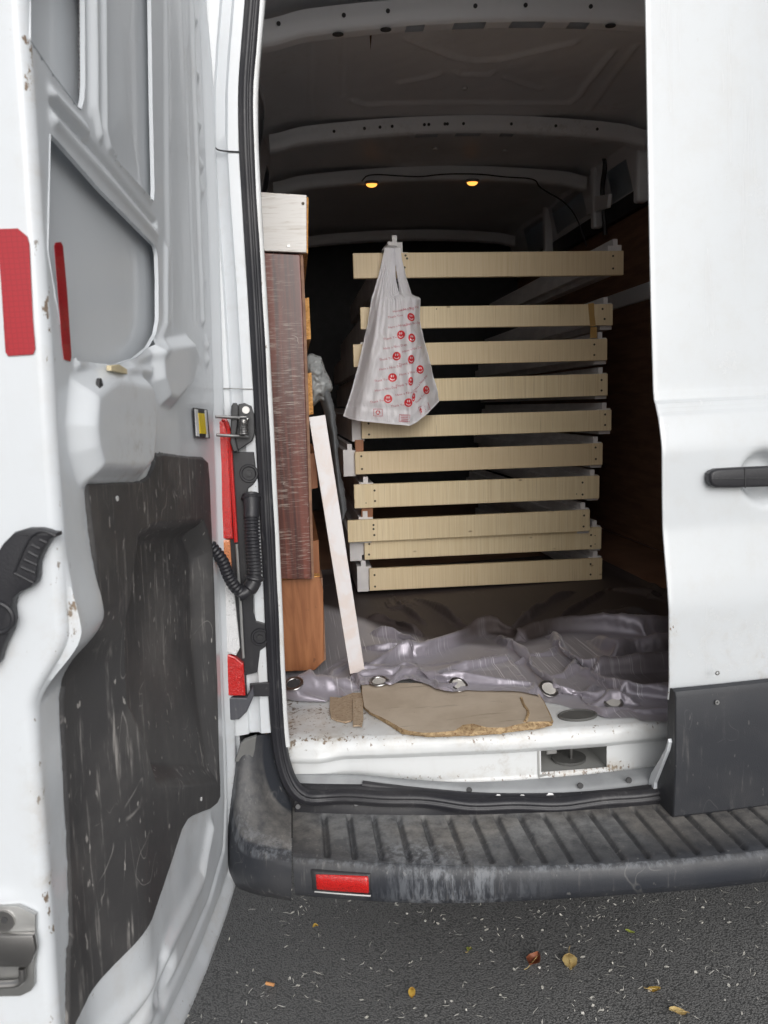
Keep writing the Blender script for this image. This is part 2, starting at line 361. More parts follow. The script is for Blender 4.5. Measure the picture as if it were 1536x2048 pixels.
MT['asphalt'] = n.out(Base_Color=c, Roughness=n.rng(n.noise(40), .3, .7, .48, .75), Normal=n.bump(n.math('ADD', v1, n.math('MULTIPLY', n.noise(150, 5, .75), 1.1)), .55, -.005))
def leafmat(name, a, b):
    n = NM(name); return n.out(Base_Color=n.mix(n.rng(n.noise(45, 4), .4, .65), a, b), Roughness=.55)
MT['leaf_y'] = leafmat('yellow_leaf', (.52, .34, .06), (.40, .22, .04)); MT['leaf_b'] = leafmat('brown_leaf', (.16, .045, .022), (.26, .08, .03))
MT['leaf_g'] = leafmat('green_leaf', (.30, .34, .06), (.22, .26, .05)); MT['leaf_t'] = leafmat('tan_leaf', (.56, .42, .18), (.45, .31, .12))
n = NM('petal'); MT['petal'] = n.out(Base_Color=n.mix(n.noise(6, 2), (.66, .62, .52), (.86, .85, .82)), Roughness=.7)
n = NM('lamp_glow'); n.out(Base_Color=(.9, .6, .25), Roughness=.3, Emission_Color=(1.0, .40, .07), Emission_Strength=2.2); MT['glow'] = n.m
MT['cork'] = plain('cigarette_filter', (.62, .30, .12), .8); MT['greycloth'] = plain('grey_cloth', (.28, .27, .28), .7)
MT['dark'] = plain('dark_shell', (.05, .05, .052), .7)
MT['paper'] = plain('white_label', (.75, .75, .75), .5)

# ================================================================== the ground
gx = np.linspace(-3.0, 4.0, 176); gy = np.linspace(-2.6, 4.4, 176)
XX, YY = np.meshgrid(gx, gy, indexing='ij')
road = mk('ground', [(-60, -60, -.012), (60, -60, -.012), (60, 60, -.012), (-60, 60, -.012)], [(0, 1, 2, 3)], MT['asphalt']); road['kind'] = 'structure'
pavf = grid('road', np.stack([XX, YY, .004*vnoise(XX*2, YY*2, 3)], -1), MT['asphalt']); pavf['kind'] = 'structure'

# ================================================================== the van
XC = .80
def YR(X): return -.04 + .127*(XC-np.asarray(X, float))**2          # plan curve of the rear face
def YF(X): return -.33 + .20*(.83-np.asarray(X, float))**2          # plan curve of the bumper front
def YB(X): return -.13 + .18*(XC-np.asarray(X, float))**2           # back of the bumper step
van = thing('van', 'white panel van with its left rear door swung open and right rear door shut', 'van', (XC, 1.9, 0))
ZF = .70; ZR = 2.58; XL, XRW = -.10, 1.66

def hole_grid(us, vs, fn, holes):
    us = sorted(set(np.round(us, 5)) | {round(h[k], 5) for h in holes for k in (0, 1)}); vs = sorted(set(np.round(vs, 5)) | {round(h[k], 5) for h in holes for k in (2, 3)})
    us = np.array(us); vs = np.array(vs); U, V = np.meshgrid(us, vs, indexing='ij'); P = fn(U, V)
    uc = (us[1:]+us[:-1])/2; vc = (vs[1:]+vs[:-1])/2; m = np.ones((len(uc), len(vc)), bool)
    for a, b, c, d in holes: m &= ~(((uc > a) & (uc < b))[:, None] & ((vc > c) & (vc < d))[None])
    return P, m, U, V

# floor, walls, roof shell
G().box((XL, .30, .655), (XRW, 3.95, ZF-.003)).build('floor_pan', MT['lining'], van)
G().box((XL-.004, .02, ZF), (XL, 3.9, 2.30)).build('wall_lining', MT['lining'], van)
G().box((XRW, .02, ZF), (XRW+.01, 3.9, 2.29)).build('wall_lining', MT['lining'], van)
G().box((XL-.10, .02, .42), (XL-.06, 5.6, 2.66)).build('outer_side', MT['paint'], van)
G().box((XRW+.06, .02, .42), (XRW+.10, 5.6, 2.66)).build('outer_side', MT['paint'], van)
G().box((XL-.06, 0.0, 2.665), (XRW+.06, 5.6, 2.70)).build('outer_roof', MT['paint'], van)
G().box((XL-.06, 3.96, .42), (XRW+.06, 4.0, 2.66)).build('bulkhead', MT['dark'], van)
G().box((XL-.05, .12, .42), (XRW+.05, 5.5, .64)).build('underbody', MT['dark'], van)
G().box((XL-.06, -.03, 2.54), (XRW+.06, .05, 2.664), .02, seg=2).build('rear_header', MT['paint'], van)
G().box((1.655, -.02, .56), (XRW+.098, .018, 2.538), .015, seg=2).build('corner_post', MT['paint'], van)
# upper side panels, with pressed openings
for X0, sgn in ((XRW, -1), (XL, 1)):
    ys = np.linspace(.05, 3.9, 80); zs = np.linspace(2.29, 2.60, 14)
    holes = [(1.95, 2.16, 2.36, 2.50), (2.52, 2.98, 2.385, 2.53), (3.12, 3.5, 2.36, 2.53), (1.15, 1.6, 2.36, 2.52)]
    def fn(U, V, X0=X0, sgn=sgn): return np.stack([X0+sgn*(.02+.05*sstep(2.3, 2.6, V)+.010*np.cos(U*9)), U, V], -1)
    P, m, U, V = hole_grid(ys, zs, fn, holes)
    side = grid('upper_side_panel', P, MT['paint_in'], van, m, sgn > 0)
    G().box((X0, .05, 2.27), (X0+sgn*.035, 3.9, 2.355), .004).build('rub_rail', MT['black'], van)
    G().box((X0-sgn*.002, .05, 1.855), (X0+sgn*.014, 3.9, 1.93), .002).build('batten', MT['paint_in'], van)
for y in (1.78, 2.28, 3.04): G().box((XRW-.085, y, 2.27), (XRW-.03, y+.05, 2.60), .012, seg=2).build('side_stiffener', MT['paint_in'], van)
wp = smooth_path([atX(1205, 300, 1.58), atX(1212, 330, 1.58), atX(1203, 375, 1.59), atX(1208, 430, 1.60), atX(1210, 470, 1.61)], 30)
G().tube(wp, .012, 8).build('wiring_loom', MT['black'], van, True)
pp = [atX(1180, 395, 1.60), atX(1225, 388, 1.60), atX(1222, 415, 1.60), atX(1180, 430, 1.60)]
G().prism(pp, (-.02, 0, 0), .003).build('latch_bracket', MT['paint_in'], van)

# roof skin with its pressed swages
xs = np.linspace(XL, XRW, 190); ys = np.linspace(.02, 3.95, 330); X, Y = np.meshgrid(xs, ys, indexing='ij')
zr = ZR - .04*sstep(.70, .88, np.abs(X-.78)) + .012*vnoise(X*3, Y*3, 5)
def rp(l): return [atZ(a, b, ZR)[:2] for a, b in l]
for l, s, hgt in (([(815, 75), (870, 97), (910, 112), (950, 119), (1000, 116), (1060, 103), (1150, 82)], .010, .012), ([(800, 166), (850, 155), (880, 144)], .009, .010), ([(1010, 153), (1045, 167), (1080, 180)], .009, .010),
               ([(912, 140), (920, 147), (980, 147), (986, 141)], .008, .010), ([(705, 200), (730, 208), (900, 202), (1080, 206), (1140, 204), (1160, 190), (1225, 100)], .010, .014), ([(690, 45), (685, 190)], .008, -.006), ([(620, 45), (622, 230)], .006, -.005),
               ([(1270, 90), (1180, 220)], .010, .008), ([(700, 48), (900, 40), (1260, 54)], .014, .010)):
    zr -= hgt*np.exp(-(dline(rp(l), X, Y)/s)**2)
grid('roof_skin', np.stack([X, Y, zr], -1), MT['paint_in'], van, None, True)
# roof bows
def bow(Y0, zb, wy=.085, hz=.045, n=90, slots=(), arch=.035, xl=-.02, xr=1.56):
    prof = np.array([(.0, .06), (.004, .030), (.014, .006), (.028, 0), (wy-.02, 0), (wy-.006, .012), (wy, .06)])
    pl = np.r_[0, np.cumsum(np.linalg.norm(np.diff(prof, axis=0), axis=1))]; L = pl[-1]
    def fn(U, V):
        yy = np.interp(V, pl, prof[:, 0]); zz = np.interp(V, pl, prof[:, 1]); d = (U-.78)/.78
        return np.stack([U, Y0+yy+.05*d*d, zb+zz-arch*d*d-.012*sstep(.85, 1.0, np.abs(d))], -1)
    P, m, U, V = hole_grid(np.linspace(xl, xr, n), np.linspace(0, L, 26), fn, [(a, b, .070, .108) for a, b in slots])
    return grid('roof_bow', P, MT['paint_in'], van, m, False)
zb = 2.515
ybw = [atZ(900, y, zb)[1] for y in (33, 262, 357, 470)]
def xat(px, py): return atZ(px, py, zb)[0]
b1 = bow(ybw[0], zb, slots=[(xat(820, 22), xat(858, 22)), (xat(917, 24), xat(983, 24)), (xat(1035, 24), xat(1104, 24)), (xat(1155, 24), xat(1196, 24))])
b2 = bow(ybw[1], zb, slots=[(xat(835, 262), xat(880, 262)), (xat(915, 262), xat(965, 262)), (xat(1005, 262), xat(1032, 262))])
b3 = bow(ybw[2], zb); b4 = bow(ybw[3], zb-.02, hz=.06)
def hole_discs(b, Y0, zs, xs_, r):  # dark discs added on the bow in place of round holes
    for x in xs_:
        G().disc((x, Y0+.05*((x-.78)/.78)**2+.0015, zb+zs-.035*((x-.78)/.78)**2), (0, -1, -.1), r, .003, 10).build('hole_disc', MT['dark'], b)
hole_discs(b1, ybw[0], .032, [xat(p, 12) for p in (556, 692, 783, 962, 1065, 1200)], .006)
for x in (xat(678, 27), xat(776, 28), xat(1235, 30)):
    G().disc((x, ybw[0]+.03+.05*((x-.78)/.78)**2, zb-.002-.035*((x-.78)/.78)**2), (0, 0, -1), .016, .003, 12, .012).build('hole_disc', MT['dark'], b1)
hole_discs(b2, ybw[1], .028, [xat(p, 245) for p in (672, 735, 767, 792, 858, 867, 900, 905, 938, 1036, 1128, 1215)], .006)
for px in (747, 950):                                                   # the two lit lamps
    c = atZ(px, 360, zb-.015); c = np.array([c[0], ybw[2]+.035, zb-.018])
    bm = G(); bm.disc(c+np.array([0, 0, .020]), (0, 0, -1), .036, .012, 24, .022); hb = bm.build('interior_lamp', MT['greycloth'], van)
    P = np.array([[(c[0]+.027*math.cos(a)*math.cos(e), c[1]+.015*math.sin(a)*math.cos(e), c[2]+.007-.015*math.sin(e)) for e in np.linspace(0, math.pi/2, 8)] for a in np.linspace(0, 2*math.pi, 29)])
    grid('lamp_lens', P, MT['glow'], hb, None, True)
cab = smooth_path([np.array([atZ(a, b, zb)[0], ybw[2]-.006, zb+.012+d]) for a, b, d in ((723, 360, -.02), (740, 347, .015), (812, 350, .0), (850, 349, -.004), (890, 346, .008), (967, 346, .006), (1011, 354, -.012), (1067, 359, -.02))]+[np.array([1.30, ybw[2]+.05, 2.48]), np.array([1.50, ybw[2]+.10, 2.40]), np.array([1.58, ybw[2]+.12, 2.20])], 90)
G().tube(cab, .0032, 6).build('lamp_cable', MT['black'], van, True)
for px, py in ((930, 175), (870, 296), (1010, 300)):
    c = atZ(px, py, ZR-.012); G().disc(c, (0, 0, -1), .010, .008, 10).build('roof_clip', MT['paper'], van)
c = atZ(742, 66, ZR-.001)
G().prism([atZ(a, b, ZR-.006) for a, b in ((739, 38), (745, 38), (744, 64), (741, 100), (739, 66))], (0, 0, -.0015)).build('rust_run', plain('rust', (.10, .045, .02), .8), van)

# sill: floor edge, pressed rear face with the latch opening
SP = np.array([(.36, .7005), (.20, .7005), (.06, .7005), (.03, .700), (.012, .698), (.003, .693), (-.003, .684), (-.006, .672), (-.006, .662), (.002, .653), (.008, .647), (.009, .640), (.009, .590), (.004, .583), (-.006, .580), (-.012, .578), (-.016, .574)])
sl = np.r_[0, np.cumsum(np.linalg.norm(np.diff(SP, axis=0), axis=1))]
def sz(z):  # profile length where the face has height z
    k = SP[5:13]; return float(np.interp(-z, -k[:, 1], sl[5:13]))
hx0 = atY(1082, 1530, -.02)[0]; hx1 = atY(1214, 1525, -.03)[0]
HOLE = (hx0, hx1, sz(.6470), sz(.5955))
def sillfn(U, V):
    y = np.interp(V, sl, SP[:, 0]); z = np.interp(V, sl, SP[:, 1])
    corner = sstep(.09, .0, U+.03)                                      # the pressing fades out towards the corner
    face = sstep(sl[6], sl[10], V)*(1-sstep(sl[12], sl[13], V))
    y = y - .020*face*sstep(.10, .02, U+.02)
    n = vnoise(U*9, V*9+3, 11)
    edge = np.exp(-((V-sl[5])/.05)**2)
    yy = YR(U)*sstep(.36, .05, y)+y+.006*n*edge
    zz = z + .003*n*(1-np.exp(-((V-sl[3])/.02)**2))*(V < sl[4]) - .004*edge*np.abs(vnoise(U*14, V*5, 23)) + .0*corner
    low = sstep(sl[12], sl[15], V); zz = zz - .012*low*sstep(.15, .55, U)
    return np.stack([U, yy, zz], -1)
P, m, U, V = hole_grid(np.linspace(-.085, 1.66, 300), np.r_[np.linspace(0, sl[3], 30), np.linspace(sl[3], sl[-1], 52)], sillfn, [HOLE])
wear = .55*np.exp(-((V-sl[5])/.022)**2) + .9*sstep(sl[11]+.012, sl[13], V)*(.5+.5*sstep(.45, .1, U)) + .55*(V < sl[4])*sstep(sl[4], sl[1], V) + 1.0*sstep(-.02, -.07, U)
wear += .45*np.exp(-((U-.05)/.11)**2)*(V < sl[5])*(V > sl[1]) + .8*np.exp(-((U-.62)/.12)**2-((V-sl[12])/.02)**2)
sill = grid('sill_panel', P, MT['paint_sill'], van, m, True, True, {'wear': np.clip(wear, 0, 1)}, 60)
yh = float(YR(.6))
hb = G(); x0, x1 = HOLE[0]-.004, HOLE[1]+.004
hb.box((x0, yh+.13, .580), (x1, yh+.135, .66)); hb.box((x0, yh+.012, .584), (x1, yh+.135, .590)); hb.box((x0, yh+.014, .652), (x1, yh+.135, .656)); hb.box((x0-.004, yh+.012, .584), (x0, yh+.135, .656)); hb.box((x1, yh+.012, .584), (x1+.004, yh+.135, .656))
hb.build('latch_pocket', paint('latch_pocket_paint', (.34, .34, .33), .9, False, .5, coat=0), sill)  # pocket paint darkened in colour to deepen its shade
G().disc((hx0+.085, yh+.070, .592), (0, 0, 1), .040, .006, 24, .036).build('latch_rotor', MT['zinc'] if False else plain('rotor_steel', (.13, .13, .125), .6, .3), sill)
G().tube([(hx0+.088, yh+.06, .598), (hx0+.088, yh+.06, .652)], .004, 8).build('striker_pin', MT['steel'], sill)
G().box((hx0+.028, yh+.06, .612), (hx0+.054, yh+.065, .650), .002).disc((hx0+.041, yh+.06, .632), (0, -1, 0), .009, .004, 12).build('latch_bolt_plate', MT['zinc'], sill)
c = atZ(1155, 1432, ZF+.001)
d = G(); d.disc((c[0], c[1], ZF+.0005), (0, 0, 1), .046, .004, 30, .030); d.ring((c[0], c[1], ZF+.004), (0, 0, 1), .043, .004, 30, 6, .64, .6); d.build('floor_drain_cover', plain('drain_plastic', (.10, .10, .095), .7), sill, True)

# body lip and weather seal round the opening
lip_px = [(526, -60), (522, 0), (514, 90), (507, 180), (508, 280), (513, 380), (524, 560), (535, 760), (545, 960), (556, 1180), (564, 1380), (570, 1470)]
lip = [atY(a, b, 0.0) for a, b in lip_px]
def ribbon(name, path, offs, mat, smooth=True, attrs=None, sharp=None, flip=False):
    P = np.array(path); T = np.gradient(P, axis=0); T[:, 1] = 0; T /= np.linalg.norm(T, axis=1)[:, None]
    S = np.stack([T[:, 2], np.zeros(len(P)), -T[:, 0]], -1)              # points out of the opening
    Q = np.stack([P + S*a + np.array([0, b, 0]) for a, b in offs], 1)
    at = None
    if attrs: at = {k: np.repeat(v[:, None], len(offs), 1) for k, v in attrs.items()}
    return grid(name, Q, mat, van, None, flip, smooth, at, sharp)
strip_px = [(640, 1592), (720, 1590), (800, 1593), (880, 1600), (950, 1607), (1100, 1607), (1200, 1599), (1300, 1586), (1420, 1570), (1560, 1550)]
bot = []
for a, b in strip_px:
    b -= 8; p = atY(a, b, -.08)
    for _ in range(4): p = atY(a, b, float(YB(p[0]))+.010)
    bot.append(p)
corner = [atY(577, 1520, -.002), atY(592, 1560, -.008), atY(612, 1582, -.016)]
spath = smooth_path(lip+corner+bot, 260, 3)
# the path runs down the left side then right along the bottom: outward = left / down
offs = [(-.002, .004), (.001, -.006), (.006, -.012), (.010, -.011), (.011, -.008), (.013, -.013), (.020, -.015), (.022, -.010), (.026, -.012), (.030, -.006), (.031, .004)]
wv = .0015*np.sin(np.arange(260)*.35)
sp2 = spath + np.stack([wv*0, wv, wv], -1)
ribbon('weather_seal', sp2, offs, MT['rubber'])
lpath = smooth_path(lip+corner+bot, 160, 3)[:92]
ribbon('body_lip', lpath, [(.003, -.004), (-.003, -.005), (-.007, -.003), (-.008, .0), (-.008, .02), (.0, .06), (.03, .09)], MT['paint_sill'], True, {'wear': np.clip(.25+.5*vnoise(np.arange(92)*.21, np.zeros(92), 4), 0, 1)})
bulb = []
for a, b in [(725, 1568), (800, 1578), (880, 1586), (960, 1593), (1100, 1594), (1200, 1588), (1300, 1576), (1420, 1560), (1560, 1540)]:
    p = atY(a, b, -.06)
    for _ in range(4): p = atY(a, b, float(YB(p[0]))+.030)
    bulb.append(p)
bp = smooth_path(bulb, 110); G().tube(bp, .0075, 10).build('seal_bulb', MT['rubber'], van, True)
for i in (34, 40, 47, 55):
    G().disc(bp[i]+np.array([.002, -.0072, .002]), (0, -1, .25), .004+.003*(i % 3), .0008, 7).build('paint_spatter', MT['paper'], van)
xs = np.linspace(-.05, 1.62, 90)
bzl = np.interp(xs, bp[:, 0], bp[:, 2]); szl = np.interp(xs, np.array(bot)[:, 0], np.array(bot)[:, 2])
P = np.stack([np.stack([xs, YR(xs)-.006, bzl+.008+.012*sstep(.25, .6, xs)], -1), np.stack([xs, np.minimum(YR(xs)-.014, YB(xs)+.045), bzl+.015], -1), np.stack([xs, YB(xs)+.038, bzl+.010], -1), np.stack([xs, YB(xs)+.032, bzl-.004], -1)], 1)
grid('sill_flange', P, plain('shaded_white_paint', (.30, .31, .32), .6), van)  # white paint greyed in colour for the shade under the sill
for px, py in ((938, 1580), (1160, 1571), (1257, 1560)):
    p = atY(px, py, -.06); p = atY(px, py, float(YB(p[0]))+.040); G().disc(p, (0, -1, .3), .0065, .004, 12).build('drain_hole', MT['dark'], van)
P = np.stack([np.stack([xs, YB(xs)+.036, bzl-.002], -1), np.stack([xs, YB(xs)+.020, szl+.004], -1), np.stack([xs, YB(xs)+.018, szl-.022], -1), np.stack([xs, YB(xs)+.004, np.full_like(xs, .556)], -1), np.stack([xs, YB(xs)-.006, np.full_like(xs, .548)], -1)], 1)
grid('bumper_filler', P, MT['black'], van)
for px, py in ((712, 1607), (596, 1613)):
    p = atY(px, py, -.06); p = atY(px, py, float(YB(p[0]))+.004); G().disc(p, (0, -1, .3), .0055, .003, 12).build('trim_screw', MT['darksteel'], van)

# left rear pillar
rows = np.array([(508, -60), (507, 0), (499, 90), (493, 180), (492, 290), (498, 400), (510, 580), (520, 760), (530, 940), (541, 1150), (551, 1360), (556, 1464)])
ed = interp(np.array([atY(a, b, 0.0) for a, b in rows]), 90)
ck = [(.012, .006), (.0, .001), (-.02, .0), (-.036, .001), (-.042, .010), (-.060, .012), (-.064, .004), (-.085, .0), (-.105, .004), (-.15, .03), (-.19, .10)]
P = np.stack([ed+np.array([a, b, 0]) for a, b in ck], 1)
wr = np.repeat((.12+.5*sstep(1.45, 1.35, ed[:, 2])*.3+.25*(vnoise(ed[:, 2]*5, ed[:, 2]*0, 8)))[:, None], len(ck), 1)
pillar = grid('rear_pillar', P, MT['paint_worn'], van, None, False, True, {'wear': np.clip(wr, 0, 1)}, 50)
G().tube(smooth_path([atY(421, 282, -.0015), atY(428, 292, -.0015), atY(434, 300, -.0015), atY(455, 303, -.0015), atY(484, 304, -.0015)], 24), .0016, 6).build('panel_seam', MT['dark'], pillar)
G().tube([atY(424, 776, -.0015), atY(505, 778, -.0015)], .0012, 6).build('panel_seam', MT['zinc'], pillar)

# tail lamp
tl = G().prism([atY(a, b, -.004) for a, b in ((430, 830), (452, 836), (470, 880), (478, 1085), (490, 1310), (494, 1396), (430, 1396))], (0, .03, 0), .003).build('tail_lamp', MT['black'], van)
for nm, mt, pts in (('red_lens', 'red_lens', ((425, 842), (449, 842), (457, 880), (466, 1078), (425, 1078))), ('amber_lens', 'amber_lens', ((425, 1080), (460, 1080), (464, 1146), (425, 1146))),
                    ('clear_lens', 'clear_lens', ((425, 1148), (465, 1148), (480, 1296), (472, 1312), (425, 1296))), ('red_lens', 'red_lens', ((425, 1298), (470, 1314), (487, 1328), (491, 1392), (425, 1392)))):
    G().prism([atY(a, b, -.022) for a, b in pts], (0, .018, 0), .003).build(nm, MT[mt], tl)
G().tube(smooth_path([atY(a, b, -.022) for a, b in ((444, 838), (453, 841), (459, 866), (463, 940), (469, 1030), (472, 1084))], 40), .0042, 8).build('red_rim', MT['red_lens'], tl, True)
G().tube([atY(a, b, -.022) for a, b in ((473, 1088), (480, 1190), (487, 1316))], .0030, 8).build('silver_rim', MT['zinc'], tl, True)
# black trim beside the lamp
tp_ = G().prism([atY(a, b, -.004) for a, b in ((466, 904), (508, 904), (511, 930), (512, 962), (506, 970), (496, 977), (494, 1000), (494, 1120), (506, 1170), (507, 1226), (512, 1242), (532, 1248), (534, 1292), (520, 1302), (515, 1345), (488, 1352), (482, 1240), (474, 1085))], (0, .010, 0), .002).build('lamp_surround', MT['black'], van)
for px, py in ((498, 947), (520, 1274)):
    p = atY(px, py, -.006); G().ring(p, (0, -1, 0), .0165, .003, 24, 6).build('screw_boss', MT['black'], tp_, True); G().disc(p, (0, -1, 0), .0055, .005, 8).build('screw', MT['darksteel'], tp_)
G().prism([atY(a, b, -.003) for a, b in ((500, 1366), (539, 1363), (541, 1390), (500, 1391))], (0, -.008, 0), .001).build('clip_bracket', MT['black'], van)
# corrugated door conduit
def hose(path, r0, n, name):
    p = smooth_path(path, n); rr = [r0*(1.0 if (i % 4) in (1, 2) else .80) for i in range(n)]; return G().tube(p, rr, 14).build(name, MT['rubber'], van, True, None, 75)
h1 = hose([atY(503, 1030, -.030), atY(504, 1060, -.036), atY(507, 1110, -.042), atY(511, 1150, -.045), atY(505, 1168, -.047)], .0165, 84, 'door_conduit')
G().tube([atY(502, 990, -.012), atY(503, 1012, -.024), atY(503, 1036, -.032)], [.0185, .0165, .0160], 16).build('conduit_boot', MT['rubber'], h1, True)
G().ring(atY(502, 996, -.014), (.05, -.4, -1), .0165, .0045, 26, 8).build('conduit_collar', MT['rubber'], h1, True)
h2 = hose([atY(420, 1090, -.10), atY(446, 1120, -.085), atY(455, 1150, -.072), atY(472, 1178, -.060), atY(486, 1186, -.052)], .0125, 64, 'door_conduit')
G().tube(smooth_path([atY(509, 1160, -.046), atY(501, 1176, -.050), atY(490, 1187, -.054), atY(478, 1190, -.056)], 14), [.016]*7+[.013]*7, 12).build('conduit_elbow', MT['rubber'], h1, True)
G().ring(atY(509, 1155, -.046), (-.3, 0, -1), .0165, .004, 26, 8).build('conduit_collar', MT['rubber'], h1, True)

# hinge with its check spring
hg = G().prism([atY(a, b, -.004) for a, b in ((478, 808), (490, 806), (503, 812), (509, 830), (510, 868), (505, 882), (478, 900), (468, 890), (466, 845))], (0, -.010, 0), .002).build('door_hinge', MT['darksteel'], van)
G().prism([atY(a, b, -.016) for a, b in ((464, 812), (468, 806), (474, 806), (478, 814), (478, 832), (472, 880), (478, 902), (468, 903), (462, 885))], (0, -.020, 0), .002).build('hinge_leaf', MT['darksteel'], hg)
G().disc(atY(492, 820, -.014), (0, -1, 0), .0075, .007, 14).build('hinge_bolt', MT['steel'], hg)
for y0, x0 in ((835, 441), (872, 443)):
    G().tube([atY(x0-10, y0-2, -.055), atY(x0+20, y0, -.045), atY(490, y0+1, -.036), atY(497, y0+3, -.03)], .0034, 8).build('check_rod', MT['steel'], hg, True)
tt = np.linspace(0, 1, 200); ax = np.array([atY(487, 838, -.040), atY(488, 868, -.040)])
G().tube([ax[0]*(1-t)+ax[1]*t+.0078*np.array([math.cos(2*math.pi*9*t), math.sin(2*math.pi*9*t), 0]) for t in tt], .0014, 6).build('check_spring', MT['steel'], hg, True)
G().tube([ax[0], ax[1]], .0055, 10).build('hinge_pin', MT['darksteel'], hg, True)

# rear bumper: ribbed step, front face, wrapped corner
gl = [float(atZ(px, 1700, .552)[0]) for px in (648, 702, 755, 808, 862, 916, 968, 1020, 1072, 1124, 1176, 1228, 1280, 1332, 1384, 1436, 1488, 1540, 1592, 1644)]
bx = np.linspace(-.0555, 1.62, 560)
tv = np.r_[np.linspace(-.35, .0, 8), np.linspace(.03, .93, 34), .95, .97]
rowsP, dust, wearb, kinds = [], [], [], []
Xb = bx
for t in tv:
    yb, yf = YB(Xb)-.012, YF(Xb)
    Yv = yb+(yf-yb)*t
    dep = np.zeros_like(Xb)
    for g in gl:
        d = Xb-g; e = max(t-.87, 0)*.25
        prof = sstep(-.0015, .0015, d)*sstep(.013+.002, .005, d) if t > -.01 else np.zeros_like(Xb)
        wcap = sstep(.945, .91, t)
        dep += .0095*prof*wcap
    zz = .552-dep-.004*sstep(.9, 1.0, t)
    rowsP.append(np.stack([Xb, Yv, zz], -1))
    dust.append((.60*sstep(1.1, .2, t)*np.ones_like(Xb)+.25*np.exp(-((Xb-.30)/.25)**2))*(.45+.55*(dep < .002))); wearb.append(.75*np.exp(-((Xb-.20)/.10)**2-((t-.75)/.25)**2)+.35*np.exp(-((Xb-.2)/.2)**2-((t-.1)/.2)**2))
for a, z in ((.010, .5465), (.004, .5425), (.0, .536), (-.004, .520), (-.005, .500), (-.003, .480), (.004, .466), (.014, .460), (.05, .458), (.09, .47)):
    rowsP.append(np.stack([Xb, YF(Xb)+a, np.full_like(Xb, z)+.016*sstep(.1, .6, Xb)*(z < .5)], -1)); dust.append(np.full_like(Xb, .10 if z > .53 else .0))
    wearb.append(np.clip(.55*np.exp(-((Xb-.25)/.11)**2)*(z < .537)+.35*(z > .536)*(np.exp(-((Xb-.4)/.6)**2)), 0, 1))
P = np.stack(rowsP, 1)
bump_ = grid('rear_bumper', P, MT['bumper'], van, None, True, True, {'wear': np.clip(np.stack(wearb, 1), 0, 1), 'dust': np.clip(np.stack(dust, 1), 0, 1)}, 50)
# corner
def loft(rails, n=50, m=24):
    R = np.stack([smooth_path(r, n, 3) for r in rails], 1)
    return np.stack([smooth_path(R[i], m, 2) for i in range(n)], 0)
rails = [[atY(549, 1466, .03), atY(552, 1520, .02), atY(562, 1568, .01), atY(583, 1606, .0)],
         [atY(520, 1470, .0), atY(524, 1530, -.005), atY(540, 1595, -.02), atY(560, 1628, -.045), atY(583, 1634, -.06)],
         [atY(508, 1472, -.012), atY(508, 1540, -.03), atY(522, 1612, -.06), atY(550, 1656, -.10), atY(583, 1672, -.12)],
         [atY(484, 1484, -.012), atY(473, 1560, -.04), atY(480, 1640, -.08), atY(508, 1692, -.13), atY(545, 1714, -.165), atY(583, 1722, -.178)],
         [atY(470, 1530, -.01), atY(466, 1600, -.05), atY(472, 1668, -.09), atY(502, 1708, -.14), atY(545, 1730, -.17), atY(583, 1738, -.186)],
         [atY(458, 1600, -.01), atY(452, 1700, -.06), atY(470, 1762, -.10), atY(510, 1778, -.145), atY(545, 1788, -.17), atY(583, 1796, -.182)],
         [atY(440, 1600, .06), atY(440, 1700, .02), atY(460, 1770, -.04), atY(510, 1790, -.10), atY(550, 1796, -.13), atY(583, 1802, -.14)]]
P = loft(rails, 60, 48)
wr = np.zeros(P.shape[:2]); wr[:, 20:28] = .3; du = np.zeros(P.shape[:2]); du[:, 6:24] = .5*np.linspace(.2, 1, 60)[:, None]
grid('bumper_corner', P, MT['bumper'], bump_, None, False, True, {'wear': wr, 'dust': du})
G().prism([atY(a, b, .02) for a, b in ((512, 1474), (556, 1464), (572, 1540), (590, 1600), (584, 1630), (556, 1625), (530, 1580))], (0, .01, 0)).build('bumper_pocket', MT['black'], bump_)
for px, py in ((530, 1489), (543, 1564)): G().disc(atY(px, py, .018), (0, -1, 0), .0045, .004, 10).build('trim_screw', MT['darksteel'], bump_)
G().prism([atY(a, b, -.022) for a, b in ((470, 1524), (481, 1488), (490, 1480), (513, 1473), (510, 1500), (503, 1526))], (0, .012, 0), .002).build('corner_cap', plain('faded_plastic', (.17, .17, .165), .6), bump_)
G().prism([atY(a, b, -.02) for a, b in ((440, 1395), (493, 1396), (506, 1372), (508, 1392), (494, 1424), (478, 1440), (440, 1442))], (0, .02, 0), .003).build('lamp_plinth', plastic('plinth_plastic', (.075, .077, .09), .5, .2, .2), bump_)
